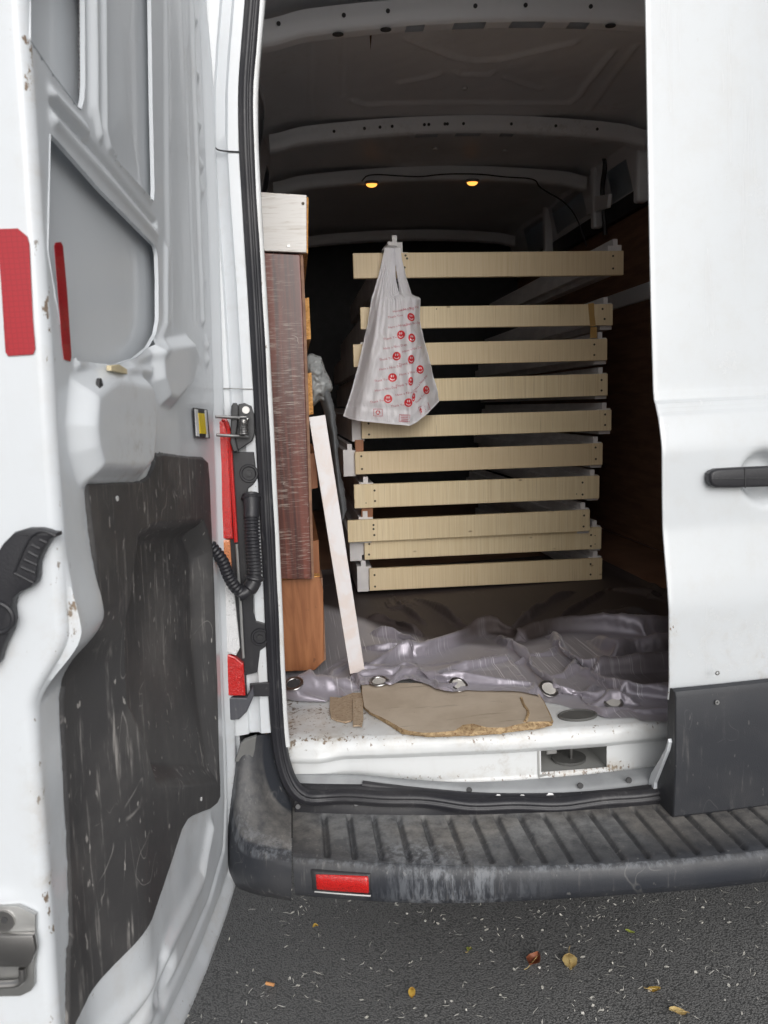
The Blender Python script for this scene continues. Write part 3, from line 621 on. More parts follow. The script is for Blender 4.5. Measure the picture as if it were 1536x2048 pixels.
# red reflector let into the bumper
a, b_ = atZ(630, 1776, .50)[0], atZ(741, 1776, .50)[0]
xq = np.linspace(atY(629, 1775, -.205)[0], atY(741, 1775, -.235)[0], 24)
def refl(name, gx, z0, z1, off, mat):
    P = np.stack([np.stack([xq*1.0+np.linspace(-gx, gx, 24), YF(xq)+o, np.full_like(xq, z)], -1) for z, o in ((z0-.001, .0), (z0, off*.7), (z0+.003, off), (z1-.003, off), (z1, off*.7), (z1+.001, 0))], 1)
    P[0, :, 1] += -off*.9; P[-1, :, 1] += -off*.9
    return grid(name, P, mat, bump_, None, True)
refl('reflector_bezel', .006, .4865, .5295, -.008, MT['black']); refl('reflector_lens', .0, .490, .526, -.011, MT['red_lens'])
G().tube([(x, float(YF(x))-.009, .4862) for x in xq], .0022, 6).build('reflector_lip', MT['zinc'], bump_)
p = atY(905, 1822, -.16); G().box((p[0]-.03, -.17, .44), (p[0]+.025, -.10, .466), .006).build('tow_bracket', plain('rusty_steel', (.10, .055, .03), .8, .3), van)

# ------------------------------------------------------------------ right rear door, shut
XE = .735
ep = [(1284, -210), (1287, -120), (1291, 0), (1296, 300), (1302, 600), (1307, 780), (1309, 801), (1311.5, 808), (1318, 840), (1323, 880), (1324.5, 900), (1325, 1000), (1326, 1060), (1329, 1100), (1335, 1170), (1337.5, 1206), (1338.5, 1222), (1338.5, 1300), (1339, 1362), (1338, 1380), (1336, 1400)]
prof = np.array([atX(a, b, XE)[[1, 2]] for a, b in ep])
zs = np.unique(np.r_[np.linspace(prof[-1, 1], prof[0, 1], 170), np.linspace(atX(1309, 830, XE)[2], atX(1309, 790, XE)[2], 26)])
o_ = np.argsort(prof[:, 1]); yprof = np.interp(zs, prof[o_, 1], prof[o_, 0])
ker = np.array([1, 2, 1.])/4; yprof[1:-1] = np.convolve(yprof, ker, 'valid')
xs = np.r_[XE+.010, XE+.0018, XE, XE+.0008, XE+.003, np.linspace(XE+.012, 1.66, 150)]
X, Z = np.meshgrid(xs, zs, indexing='ij')
Y = yprof[None]+.10*(X-XE)**2
Y[0] += .009; Y[1] += .006; Y[2] += .003; Y[3] += .0008
YH = float(np.interp(1.25, zs, yprof))+.10*.04; hp = atY(1532, 953, YH)
Y += .040*sstep(1.0, .50, np.hypot((X-hp[0])/.062, (Z-hp[2])/.062))
wr = .5*sstep(XE+.02, XE, X)*sstep(1.0, .8, Z)+.6*sstep(XE+.03, XE+.0, X)*sstep(.06, .0, np.abs(Z-.96))+.12
rd = grid('rear_door', np.stack([X, Y, Z], -1), MT['paint_ext_dim'], van, None, True, True, {'wear': np.clip(wr, 0, 1)}, 50)
rd['label'] = 'shut right rear door with black handle and grey lower cladding'
G().box((.87, .04, .62), (1.62, .06, 2.5)).build('door_inner', MT['paint_in'], rd)
# handle
YK = YH-.028
h = G(); pts = []
for px, py in ((1421, 948), (1426, 942), (1436, 938), (1470, 936), (1540, 933), (1620, 930), (1620, 968), (1540, 974), (1470, 976), (1434, 976), (1424, 971), (1420, 962)): pts.append(atY(px, py, YK))
h.prism(pts, (0, .024, 0), .006, 3).build('door_handle', MT['black'], rd, True)
G().tube([atY(1424, 957.5, YK-.0008), atY(1480, 957, YK-.0008), atY(1536, 956.5, YK-.0008)], .0011, 6).build('handle_seam', MT['dark'], rd)
G().tube([atY(1490, 936, YK-.0006), atY(1490.5, 976, YK-.0006)], .0011, 6).build('handle_seam', MT['dark'], rd)
# cladding
cp = np.array([atX(a, b, XE+.002)[[1, 2]] for a, b in ((1337, 1380), (1340, 1377), (1344, 1377), (1349, 1384), (1351, 1396), (1351, 1470), (1350.5, 1543), (1348, 1600), (1346.5, 1632), (1342, 1638), (1309, 1627), (1308, 1618), (1309.5, 1566), (1322, 1530), (1334, 1496), (1336.5, 1450))])
xs = np.r_[XE+.002, XE+.004, np.linspace(XE+.02, 1.66, 40)]
P = np.stack([np.stack([np.full(len(cp)+1, x), np.r_[cp[:, 0], cp[0, 0]]+.10*(x-XE)**2+(.003 if i == 0 else 0), np.r_[cp[:, 1], cp[0, 1]]], -1) for i, x in enumerate(xs)], 0)
nr, nc = P.shape[:2]; F = [list(f) for f in gridfaces(nr, nc, None, False)]+[list(range(nc-1))]
clad = mk('door_cladding', P.reshape(-1, 3), F, MT['cladding'], rd, True, sharp=30)
for px, py in ((1404, 1384), (1480, 1374)): G().ring(atX(px, py, XE+.09)*[1, 0, 1]+np.array([0, cp[4, 0]-.0035, 0]), (0, -1, 0), .0035, .0016, 14, 6).build('cladding_screw', MT['zinc'], clad)
G().prism([atX(a, b, XE-.006) for a, b in ((1336, 1478), (1330, 1498), (1317, 1522), (1302, 1546), (1297, 1562), (1295.5, 1597), (1307, 1600), (1308, 1566), (1321, 1533), (1333, 1503), (1337.5, 1485))], (.008, 0, 0), .001).build('door_inner_flange', MT['paint_worn'], rd)

# ------------------------------------------------------------------ left rear door, swung open
DO = np.array([-.2072, 0, 0]); eu = np.array([-.13, -1, 0]); eu /= np.linalg.norm(eu); ev = np.array([.042, 0, 1.0]); ev -= eu*(ev@eu); ev /= np.linalg.norm(ev)
dn = np.cross(eu, ev); dn = dn if dn[0] > 0 else -dn
def D(px, py, h=0.0):
    p = atP(px, py, DO, dn, h)-DO; return np.array([p@eu, p@ev])
def DW(u, v, h): return DO + np.multiply.outer(u, eu) + np.multiply.outer(v, ev) + np.multiply.outer(h, dn)
def Dp(l, h=0.0): return np.array([D(a, b, h) for a, b in l])
ldoor = bpy.data.objects.new('rear_door', None); COL.objects.link(ldoor); ldoor.location = Vector((-.15, 0, .5))-van.location; ldoor.parent = van
ldoor['label'] = 'open left rear door showing its inner face with black scuffed trim'
u0 = .765; rr_ = .013
A1 = Dp([(60, -90), (166, -90), (168, 0), (169, 170), (167, 200), (162, 219), (155, 214), (104, 146), (60, 80)])
A3 = Dp([(100, 268), (118, 286), (200, 380), (300, 482), (310, 492), (314, 505), (316, 560), (316, 640), (311, 668), (296, 695), (270, 716), (225, 731), (150, 722), (128, 700), (95, 500)])
A2 = Dp([(212, -90), (300, -90), (301, 0), (304, 200), (308, 380), (307, 402), (302, 402), (232, 322), (216, 294), (212, 200)])
OUTL = Dp([(400, -160), (405, -60), (410, 0), (425, 400), (440, 850), (452, 1200), (463, 1500), (466, 1650), (466.5, 1735), (462, 1770), (447, 1820), (425, 1880), (398, 1950), (350, 2060), (290, 2200), (240, 2330)])
TRP = [(311, 905), (322, 902), (408, 913), (417, 920), (421, 960), (430, 1200), (437, 1400), (443, 1560), (443, 1596), (436, 1612), (424, 1622), (392, 1634), (376, 1645), (366, 1664), (331, 1780), (288, 1894), (222, 2052), (160, 2200), (150, 2200), (204, 2048), (198, 1960), (192, 1920), (184, 1880), (172, 1862), (164, 1868), (155, 1888), (150, 1886), (143, 1780), (139, 1650), (131, 1500), (126, 1400), (129, 1376), (141, 1344), (166, 1314), (186, 1290), (196, 1262), (197, 1236), (190, 1150), (180, 1060), (172, 975), (173, 959), (285, 957), (298, 948), (306, 930)]
TR = np.array([D(a, b, .004-.040*float(np.clip((205-a)/60, 0, 1))*float(sstep(1290, 1375, np.array(b)))) for a, b in TRP])
POCK = Dp([(262, 1075), (290, 1058), (390, 1048), (408, 1100), (424, 1250), (432, 1400), (420, 1560), (300, 1560), (250, 1400), (240, 1230)], -.01)
v0, v1 = .20, 2.42
nu, nv = 290, 760
smax = u0+rr_*math.pi/2+.17
sv = np.r_[np.linspace(-.012, u0, 250), np.linspace(u0, u0+rr_*math.pi/2, 9)[1:], np.linspace(u0+rr_*math.pi/2, smax, 24)[1:]]
vv = np.linspace(v0, 2.36, nv)
S, Vv = np.meshgrid(sv, vv, indexing='ij')
# vertices near a cut or pressed edge move onto it, so that edges are clean
FULL = np.vstack([OUTL, [[.9, OUTL[-1][1]], [.9, v1+.3], [OUTL[0][0], v1+.3]]])
def snap_to(A, U, Vv, ok, band=.0045, lim=.0034):
    idx = np.argwhere((np.abs(sdpoly(A, U, Vv)) < band) & ok); b = np.roll(A, -1, 0); e = b-A; L = (e**2).sum(1)+1e-12
    for i, j in idx:
        q = np.array([U[i, j], Vv[i, j]]); t = np.clip(((q-A)*e).sum(1)/L, 0, 1); c = A+e*t[:, None]; k = ((c-q)**2).sum(1).argmin()
        if ((c[k]-q)**2).sum() < lim**2: U[i, j], Vv[i, j] = c[k]
U = np.minimum(S, u0); Vv = Vv.copy()
H = np.zeros(S.shape)
face = S <= u0
for A_ in (A1, A3, A2, FULL): snap_to(A_, U, Vv, face & (S < u0-.004))
def feat(poly, h, wd, h0=0.0, sharp=None):
    d = sdpoly(Dp(poly, h0), U, Vv); return h*sstep(-wd, wd, d)
def ridge(line, h, s, h0=0.0): return h*np.exp(-(dline(Dp(line, h0), U, Vv)/s)**2)
H += feat([(176, 775), (205, 752), (226, 742), (296, 757), (306, 775), (309, 870), (303, 930), (288, 950), (190, 952), (176, 900), (170, 850)], .024, .017, .016)
H += feat([(316, 690), (386, 680), (398, 720), (384, 770), (352, 806), (336, 800), (322, 760)], .018, .012, .012)
H += feat([(150, 720), (300, 735), (300, 752), (225, 742), (150, 735)], .006, .006)
for l, h, s in (([(104, 190), (160, 250), (170, 262)], .006, .007), ([(104, 205), (200, 312), (312, 448)], -.006, .005), ([(106, 240), (310, 470)], .006, .007), ([(186, -90), (187, 215), (196, 270)], .006, .006), ([(176, -90), (177, 220)], -.003, .005),
                ([(206, -90), (207, 260), (214, 292), (300, 398)], .005, .006), ([(150, -90), (151, 190)], .0, .004), ([(378, -90), (392, 300), (404, 640)], .006, .010), ([(362, -90), (378, 300), (390, 640)], -.004, .008),
                ([(330, -90), (336, 480), (338, 640)], .004, .012), ([(330, 500), (330, 650), (312, 700), (225, 748)], .005, .008),
                ([(428, 830), (446, 1400), (452, 1600), (448, 1700), (420, 1800), (385, 1880), (300, 2070)], -.005, .008),
                ([(418, 1660), (400, 1760), (340, 1880), (260, 2070)], .010, .018), ([(318, 1990), (345, 1930), (330, 1990)], -.014, .014), ([(320, 1920), (285, 2060)], -.010, .012)):
    H += ridge(l, h, s)
for px, py in ((388, 40), (392, 150), (396, 250), (400, 330), (402, 380), (406, 560), (412, 690), (412, 720)):
    c = D(px, py); H += .007*np.exp(-((U-c[0])/.012)**2-((Vv-c[1])/.012)**2)
# hinge edge: flange turned up along the outline
dout = sdpoly(OUTL if False else np.vstack([OUTL, [[.9, OUTL[-1][1]], [.9, v1+.3], [OUTL[0][0], v1+.3]]]), U, Vv)
H += .010*sstep(.030, .006, dout)*sstep(.0, .25, 2.0-Vv+.3) - .006*np.exp(-((dout-.036)/.008)**2)
# free edge: the frame drops back below the trim notch
low = sstep(1.215, 1.12, Vv)
H -= .042*low*sstep(.56, .70, U)
H += .012*np.exp(-((Vv-1.205)/.05)**2)*sstep(.60, .72, U)*face
H += .0015*vnoise(U*10, Vv*6, 31)
# trim sits in a well
dtr = sdpoly(TR, U, Vv); H -= .030*sstep(.004, .016, dtr)
ph = np.clip((S-u0)/rr_, 0, math.pi/2)
uu = np.where(face, U, u0+rr_*np.sin(ph)); strip = np.clip(S-u0-rr_*math.pi/2, 0, None)
hh = np.where(face, H, H-rr_*(1-np.cos(ph))-strip)
hh += np.where(face, 0, 0); uu += np.where(strip > 0, -.006*sstep(.10, .12, strip)+.004*np.exp(-((Vv-.90)/.012)**2)*sstep(.0, .04, strip), 0)
uc = (U[1:, 1:]+U[:-1, :-1])/2; vc = (Vv[1:, 1:]+Vv[:-1, :-1])/2; fc = ((S[1:, 1:]+S[:-1, :-1])/2) < u0
m = np.ones(uc.shape, bool)
for A in (A1, A3, A2): m &= ~((sdpoly(A, uc, vc) > 0) & fc)
m &= ~((sdpoly(TR, uc, vc) > .014) & fc)
full = FULL; m &= (sdpoly(full, uc, vc) > 0) | ~fc
P = DW(uu, Vv, hh)
edge = np.exp(-((S-u0-.008)/.016)**2)
wr = .75*edge*(.4+.6*(vnoise(Vv*7, S*3, 9) > -.1)) + .5*np.exp(-((dtr)/.012)**2)*(dtr < 0) + .35*sstep(1.15, .5, Vv)*face*(dtr < 0) + .35*sstep(.05, .0, dout)*face*sstep(1.3, .6, Vv)
wr += .45*np.exp(-((Vv-1.19)/.03)**2)*sstep(.66, .74, U) + .10
inner = grid('inner_panel', P, MT['paint_worn'], ldoor, m, False, True, {'wear': np.clip(wr*.45+.6*np.exp(-((S-u0-.006)/.007)**2)*sstep(-.05, .3, vnoise(Vv*9, Vv*0+3, 14)), 0, 1)}, 55)
# turned-in rims of the openings (sheet thickness) and the outer skin behind
for A in (A1, A3, A2):
    Q = np.vstack([A, A[:1]]); Q = interp(Q, 160)
    rim = np.stack([DW(Q[:, 0], Q[:, 1], np.full(len(Q), h)) for h in (.0008, -.0015, -.005)], 1); grid('opening_rim', rim, MT['paint'], ldoor)
us = np.linspace(.012, u0-.004, 40); vs_ = np.linspace(.30, 2.40, 80); Ug, Vg = np.meshgrid(us, vs_, indexing='ij')
dsk = sdpoly(full, Ug, Vg); mm = (dsk[1:, 1:] > .01) & (dsk[:-1, :-1] > .01)
hsk = -.024+.006*np.cos((Ug-.4)*4)+.004*np.exp(-((Vg-1.50)/.02)**2)
hsk -= .065*sstep(1.46, 1.40, Vg)
grid('outer_skin', DW(Ug, Vg, hsk), MT['paint'], ldoor, mm)
us = np.linspace(A2[:, 0].min()-.03, A2[:, 0].max()+.02, 40); vs_ = np.linspace(A2[:, 1].min()-.03, 2.36, 60); Ua, Va = np.meshgrid(us, vs_, indexing='ij')
da = sdpoly(A2, Ua, Va); mb = da[1:, 1:] > -.03
grid('window_blank', DW(Ua, Va, -.013+.006*sstep(.0, .10, da)), MT['paint'], ldoor, mb)
for i in range(8):                                                     # torn foil and sealant seen in the upper slot
    pass
tj = smooth_path([DW(*D(a, b, -.012), -.012) for a, b in ((165, -40), (163, 20), (166, 50), (163, 90), (167, 130), (164, 170), (166, 190))], 60)
G().tube(tj, .003+.0018*np.abs(np.sin(np.arange(60)*1.3)), 7).build('sealant_bead', MT['greycloth'], ldoor, True)
# scuffed trim panel
us = np.linspace(TR[:, 0].min()-.004, min(TR[:, 0].max()+.004, .82), 340); vs_ = np.linspace(max(TR[:, 1].min(), .25), TR[:, 1].max()+.004, 560)
Ug, Vg = np.meshgrid(us, vs_, indexing='ij'); dt = sdpoly(TR, Ug, Vg)
ht = .004 - .008*sstep(.007, .0, dt)
dp = sdpoly(POCK, Ug, Vg); top = POCK[:, 1].max()
ht -= .038*sstep(-.012, .028, dp)*sstep(.55, 1.02, Vg)*sstep(.004, .05, dt)
ht -= .042*sstep(.56, .70, Ug)*sstep(1.215, 1.12, Vg)
ht += .003*vnoise(Ug*6, Vg*4, 41)
cu = (Ug[1:, 1:]+Ug[:-1, :-1])/2; cv = (Vg[1:, 1:]+Vg[:-1, :-1])/2; mm = sdpoly(TR, cu, cv) > 0
U2, V2 = Ug.copy(), Vg.copy()
idx = np.argwhere(np.abs(dt) < .0036); a = TR; b = np.roll(TR, -1, 0); e = b-a; L = (e**2).sum(1)
for i, j in idx:
    q = np.array([Ug[i, j], Vg[i, j]]); t = np.clip(((q-a)*e).sum(1)/L, 0, 1); c = a+e*t[:, None]; k = ((c-q)**2).sum(1).argmin()
    if ((c[k]-q)**2).sum() < .0026**2: U2[i, j], V2[i, j] = c[k]
grid('trim_panel', DW(U2, V2, ht), MT['trim'], ldoor, mm, False, True, None, 60)
for px, py in ((236, 997), (404, 1598)): p = DW(*D(px, py, .006), .004); G().disc(p, dn, .0035, .002, 10).build('trim_rivet', MT['paper'], ldoor)
p = DW(*D(199, 772, .018), .016); G().disc(p, dn, .006, .004, 12, .009).build('panel_hole', MT['dark'], ldoor)
# yellow spirit-level-like check bracket let into the panel near the hinge
def dpoly(l, h, th, bev=.0):
    g = G(); g.prism([DW(*D(a, b, h), h) for a, b in l], dn*th, bev); return g
yb = dpoly([(385, 815), (412, 819), (417, 877), (389, 875)], .004, .003, .001).build('check_slot_frame', MT['black'], ldoor)
dpoly([(389, 818), (395, 819), (398, 873), (392, 872)], .0072, .001).build('slot_edge', MT['paper'], yb)
dpoly([(409, 820), (412, 820), (416, 875), (412, 875)], .0072, .001).build('slot_edge', MT['paper'], yb)
dpoly([(395, 826), (407, 827), (411, 868), (399, 867)], .0072, .002).build('yellow_insert', MT['yellow'], yb)
c_ = D(228, 738, .012); dpoly([(212, 731), (230, 729), (245, 738), (246, 748), (230, 745), (213, 741)], .014, .006, .001).build('beige_clip', plain('beige_clip', (.66, .56, .36), .6), ldoor)
# lettering-free reflective tape: one strip on the edge, one folded onto the inner face
SO = DO+eu*(u0+rr_+.0008); 
def E_(px, py, k=0.0): return atP(px, py, SO, eu, k)
def eprism(l, k, th, bev=0.0): g = G(); g.prism([E_(a, b, k) for a, b in l], eu*th, bev); return g
eprism([(-30, 459), (36, 457), (55, 473), (59, 488), (66, 640), (71, 698), (66, 709), (16, 712), (11, 704), (2, 560), (-6, 470)], .0006, .0004).build('reflective_tape', MT['tape'], ldoor)
dpoly([(108, 492), (111, 485), (121, 484), (125, 492), (133, 580), (142, 712), (140, 723), (128, 719), (124, 690), (116, 590)], .0012, .0006).build('reflective_tape', MT['tape'], ldoor)
# release lever on the edge
lev = eprism([(-60, 1130), (0, 1112), (20, 1082), (42, 1060), (66, 1053), (92, 1053), (108, 1057), (114, 1060), (126, 1061), (127, 1067), (122, 1070), (112, 1074), (100, 1092), (92, 1108), (87, 1122), (86, 1148), (83, 1160), (72, 1170), (54, 1178), (40, 1190), (36, 1210), (39, 1236), (34, 1256), (20, 1284), (14, 1300), (10, 1316), (0, 1326), (-60, 1350)], .0, .016, .003)
lv = lev.build('release_lever', MT['black'], ldoor, True)
fr = [E_(a, b, .0165) for a, b in ((28, 1146), (56, 1078), (74, 1064), (90, 1063), (106, 1070))]
G().tube(smooth_path(fr+[E_(112, 1073, .0165)], 30), .0013, 6).build('lever_rim', MT['black'], lv, True)
G().tube([E_(28, 1146, .0165), E_(67, 1166, .0165)], .0013, 6).build('lever_rim', MT['black'], lv, True)
for x0, y0, x1, y1 in ((42, 1134, 70, 1146), (49, 1119, 73, 1130), (57, 1104, 76, 1114), (64, 1090, 80, 1098), (79, 1079, 94, 1086)):
    G().tube([E_(x0, y0, .0165), E_(x1, y1, .0165)], .0016, 6).build('grip_rib', MT['black'], lv, True)
G().ring(E_(-4, 1236, .016), eu, .016, .003, 28, 8).build('pivot_boss', MT['black'], lv, True)
# lower latch plate on the edge
lp = eprism([(-60, 1806), (40, 1806), (75, 1824), (75, 1862), (78, 1892), (73, 1930), (73, 1964), (66, 1975), (45, 1985), (-60, 1987)], .0005, .006, .001).build('latch_plate', MT['zinc'], ldoor, True)
G().disc(E_(9, 1840, .0065), eu, .0125, .003, 20).build('latch_screw', MT['steel'], lp); G().disc(E_(9, 1840, .0095), eu, .004, .0008, 6).build('screw_socket', MT['dark'], lp)
eprism([(-60, 1863), (72, 1862), (78, 1890), (70, 1916), (62, 1926), (-60, 1926)], .0065, .008, .003).build('latch_guide', MT['steel'], lp, True)
G().tube(smooth_path([E_(a, b, .012) for a, b in ((-60, 1970), (20, 1969), (38, 1966), (46, 1958), (45, 1945), (44, 1936))], 30), .0042, 10).build('latch_bolt', MT['steel'], lp, True)

# ================================================================== cargo: stack of pale wooden bed frames
FB = [((706, 505), (1247.5, 502.4), (1247.5, 549), (707, 558)), ((721, 614), (1226, 608), (1226, 650), (721, 659)), ((706.5, 689), (1214.7, 677), (1214.7, 720.7), (707, 734)), ((715, 761), (1215.6, 747.7), (1215.6, 790.6), (716, 808)), ((721, 834), (1223, 820), (1223, 860.6), (725.5, 878)),
      ((708.7, 904), (1205.4, 886.4), (1205.4, 929.8), (711.4, 949.3)), ((707, 969.6), (1198.8, 951.5), (1198.8, 997), (710, 1017)), ((694.5, 1041), (1180, 1020), (1180, 1061.7), (696.7, 1085.6)), ((728, 1075), (1203, 1054.6), (1203, 1097.6), (730, 1120)), ((737.5, 1138.7), (1204.5, 1115.7), (1204.5, 1160), (740.5, 1181))]
YS = 1.27
DYF = [0, .010, .004, .012, .0, .006, .002, -.012, .014, .004]
SCREW = [[(814, 517), (811, 511), (809, 535), (1226, 512), (1226, 537)], [(1205, 618), (1209, 638), (873, 618)], [(1188.5, 689), (1188.5, 710)], [(1203, 760), (1203, 781)], [(737, 847), (738, 869), (1210, 829), (1210, 850)],
         [(722.5, 912.5), (724, 938), (1191, 895), (1191.5, 918)], [(749, 981), (750, 1002), (1165, 965), (1165, 989), (732, 1006), (1153, 988)], [(747, 1050), (747, 1058), (748.5, 1070), (1168, 1031), (1167, 1053)], [(738.5, 1088), (738, 1109), (1182, 1070), (1181.5, 1092), (1190, 1071), (1190, 1088)], [(749, 1150), (750, 1173), (1181, 1128), (1181, 1149)]]
OFFL = [.132, .045, .03, .03, -.035, -.042, .022, .045, -.055, -.045]
FL = ['topmost pale wooden bed frame of the stack, the bag hangs over its end board', 'second pale wooden bed frame from the top, brown tape wrapped near its right end', 'third pale wooden bed frame from the top of the stack', 'fourth pale wooden bed frame from the top, its left end behind the bag',
      'fifth pale wooden bed frame from the top, just under the bottom of the bag', 'sixth pale wooden bed frame from the top of the stack', 'seventh pale wooden bed frame from the top, screws set well in from its ends', 'eighth pale wooden bed frame from the top, jutting farthest left, three screws in line',
      'ninth pale wooden bed frame from the top, tucked close under the one jutting left', 'bottom pale wooden bed frame of the stack, lying on the curtain']
L0, H0 = 1.0, .084
def rail_profile(flip):
    p = [(0, 0), (.046, 0), (.046, .022), (.074, .022), (.074, .062), (.054, .062), (.054, .098), (.034, .098), (.034, .122), (.016, .122), (.016, .100), (.0, .100)]
    return [(.074-a, b) for a, b in p] if flip else p
protos = None
screw_me = None
frames = []
for i, (tlp, trp, brp, blp) in enumerate(FB):
    Yf = YS+DYF[i]
    TL, TRR, BR, BL = (atY(*q, Yf) for q in (tlp, trp, brp, blp))
    xl = (TL[0]+BL[0])/2; xr = (TRR[0]+BR[0])/2; zl = (TL[2]+BL[2])/2; zr_ = (TRR[2]+BR[2])/2
    hgt = ((TL[2]-BL[2])+(TRR[2]-BR[2]))/2; ln = math.hypot(xr-xl, zr_-zl); ang = math.atan2(zl-zr_, xr-xl)
    root = thing('bed_frame', FL[i], 'bed frame', (xl, Yf, zl), 'stack of pale wooden bed frames')
    root.rotation_euler = (0, ang, 0)
    if protos is None:
        # one master set of parts, in the frame's own coordinates
        gb = G(); gb.box((0, 0, -H0/2), (L0, .020, H0/2), .0016)
        me = bpy.data.meshes.new('end_board'); gb.bm.to_mesh(me); gb.bm.free(); me.materials.append(MT['board'])
        def rail(flip):
            g = G(); g.prism([(x-.037, .022, z) for x, z in rail_profile(flip)], (0, 1.85, 0)); m_ = bpy.data.meshes.new('side_rail'); bmesh.ops.recalc_face_normals(g.bm, faces=g.bm.faces); g.bm.to_mesh(m_); g.bm.free(); m_.materials.append(MT['rail']); return m_
        gs = G(); gs.disc((0, -.0004, 0), (0, -1, 0), .0042, .0008, 10); ms = bpy.data.meshes.new('screw'); gs.bm.to_mesh(ms); gs.bm.free(); ms.materials.append(MT['hole'])
        protos = [bpy.data.objects.new('end_board', me), bpy.data.objects.new('side_rail', rail(False)), bpy.data.objects.new('side_rail', rail(True)), bpy.data.objects.new('screw', ms)]
    def put(k, loc, sc=(1, 1, 1)):
        o = protos[k].copy(); COL.objects.link(o); o.parent = root; o.location = loc; o.scale = sc; return o
    put(0, (0, 0, 0), (ln/L0, 1, hgt/H0))
    rb = -.050 if i else -.012
    rl = put(1, (OFFL[i]+.037, 0, rb)); rt = put(2, (ln-.033 if i else ln-.037, 0, rb-.004 if i else -.030))
    if i in (5, 7): pass
    if i == 9: rl.location.z = -.050; rt.location.z = -.052
    Rm = Matrix.Rotation(ang, 3, 'Y')
    for px, py in SCREW[i]:
        p = Rm.inverted() @ (Vector(atY(px, py, Yf))-Vector((xl, Yf, zl))); o = put(3, (p.x, 0, p.z)); 
        if (px, py) in ((873, 618), (732, 1006), (1153, 988), (1190, 1071), (1190, 1088)): o.scale = (.5, 1, .5)
    frames.append(root)
    if i == 1:
        def tp(px, py, dy): return Rm.inverted() @ (Vector(atY(px, py, Yf+dy))-Vector((xl, Yf, zl)))
        g = G(); g.prism([tp(a, b, -.0008) for a, b in ((1176, 607), (1188, 606), (1189, 630), (1192, 652), (1180, 653))], (0, .0006, 0))
        g.prism([tp(a, b, .003) for a, b in ((1181, 654), (1194, 654), (1194, 676), (1180, 676))], (0, .0006, 0))
        me = bpy.data.meshes.new('tape_strip'); bmesh.ops.recalc_face_normals(g.bm, faces=g.bm.faces); g.bm.to_mesh(me); g.bm.free(); me.materials.append(MT['btape'])
        o = bpy.data.objects.new('tape_strip', me); COL.objects.link(o); o.parent = root
for i, pts in ((5, ((709, 880), (726, 879), (727, 904), (711, 905))), (7, ((722, 1016), (745, 1014), (745, 1040), (722, 1041)))):
    r = frames[i]; g = G(); g.prism([Vector(atY(a, b, YS+.018))-r.location for a, b in pts], (0, .03, 0), .001); me = bpy.data.meshes.new('corner_block'); bmesh.ops.recalc_face_normals(g.bm, faces=g.bm.faces); g.bm.to_mesh(me); g.bm.free(); me.materials.append(MT['ply'])
    o = bpy.data.objects.new('corner_block', me); COL.objects.link(o); o.parent = r

# ================================================================== boards along the left wall
YL = .42
def slab(name, px, Y, depth, mat, label, cat, bev=.0015, parent=None, group=None):
    g = G(); g.prism([atY(a, b, Y) for a, b in px], (0, depth, 0), bev); o = g.build(name, mat, parent)
    if parent is None: tag(o, label, cat, group)
    return o
bw = thing('wooden_box', 'whitewashed wooden box end above the brown panel, left of the bed frames', 'box', tuple(atY(565, 500, YL)))
wb = slab('box_end', [(490, 382), (613, 390), (613, 505), (490, 500)], YL-.008, .018, MT['whitewash'], None, None, parent=bw)
slab('box_side', [(604, 395), (617, 394), (616, 507), (604, 506)], YL+.0105, .9, MT['chip'], None, None, parent=bw)
slab('box_back', [(490, 388), (603.4, 396), (603.4, 500), (490, 498)], YL+.90, .01, MT['dark'], None, None, parent=bw)
for px, py in ((606, 407), (577, 492)): G().disc(atY(px, py, YL-.0085), (0, -1, 0), .0038, .0012, 10).build('screw', MT['zinc'] if py > 450 else MT['hole'], bw)
bp_ = thing('laminate_panel', 'tall scratched dark brown laminate panel standing on edge by the left wall', 'panel', tuple(atY(590, 1157, YL)))
slab('panel_face', [(500, 504), (600, 509), (606, 640), (611, 800), (617, 980), (623, 1158), (530, 1158), (520, 900)], YL, .05, MT['laminate'], None, None, .002, bp_)
slab('panel_edge', [(600.4, 509), (606, 510), (612, 640), (617, 800), (623, 980), (628, 1156), (623.4, 1158), (617.4, 980), (611.4, 800), (606.4, 640)], YL+.006, 1.1, MT['lining'], None, None, .0, bp_)
for k, (pts, mt, lb) in enumerate(((((604, 597), (618, 595), (622, 678), (610, 680)), 'chip', 'topmost chipboard batten sticking out right of the brown panel'), (((609, 747), (623, 745), (627, 828), (613, 832)), 'chip', 'chipboard batten beside the bubble wrap, just above the leaning plank'),
                           (((615, 907), (633, 905), (636, 976), (619, 979)), 'ply', 'dull orange batten half hidden behind the leaning plank'), (((621, 1084), (637, 1080), (640, 1152), (625, 1156)), 'ply', 'lowest orange batten, standing on the plywood box'))):
    slab('wood_batten', pts, YL+.07+.001*k, .55, MT[mt], lb, 'batten', .001, None, 'battens beside the brown panel')
pb = thing('plywood_box', 'orange plywood box on the van floor under the brown panel', 'box', tuple(atY(600, 1335, YL+.03)))
slab('box_face', [(520, 1163), (640, 1155), (646, 1180), (648, 1322), (630, 1340), (540, 1345)], YL+.03, .012, MT['ply'], None, None, .0015, pb)
slab('box_edge', [(641, 1156), (645, 1156), (652, 1320), (648.5, 1322), (646.5, 1180)], YL+.034, .8, MT['lining'], None, None, .0, pb)
slab('box_top', [(540, 1158), (640, 1152), (640, 1154), (540, 1161)], YL+.036, .7, MT['chip'], None, None, .0, pb)
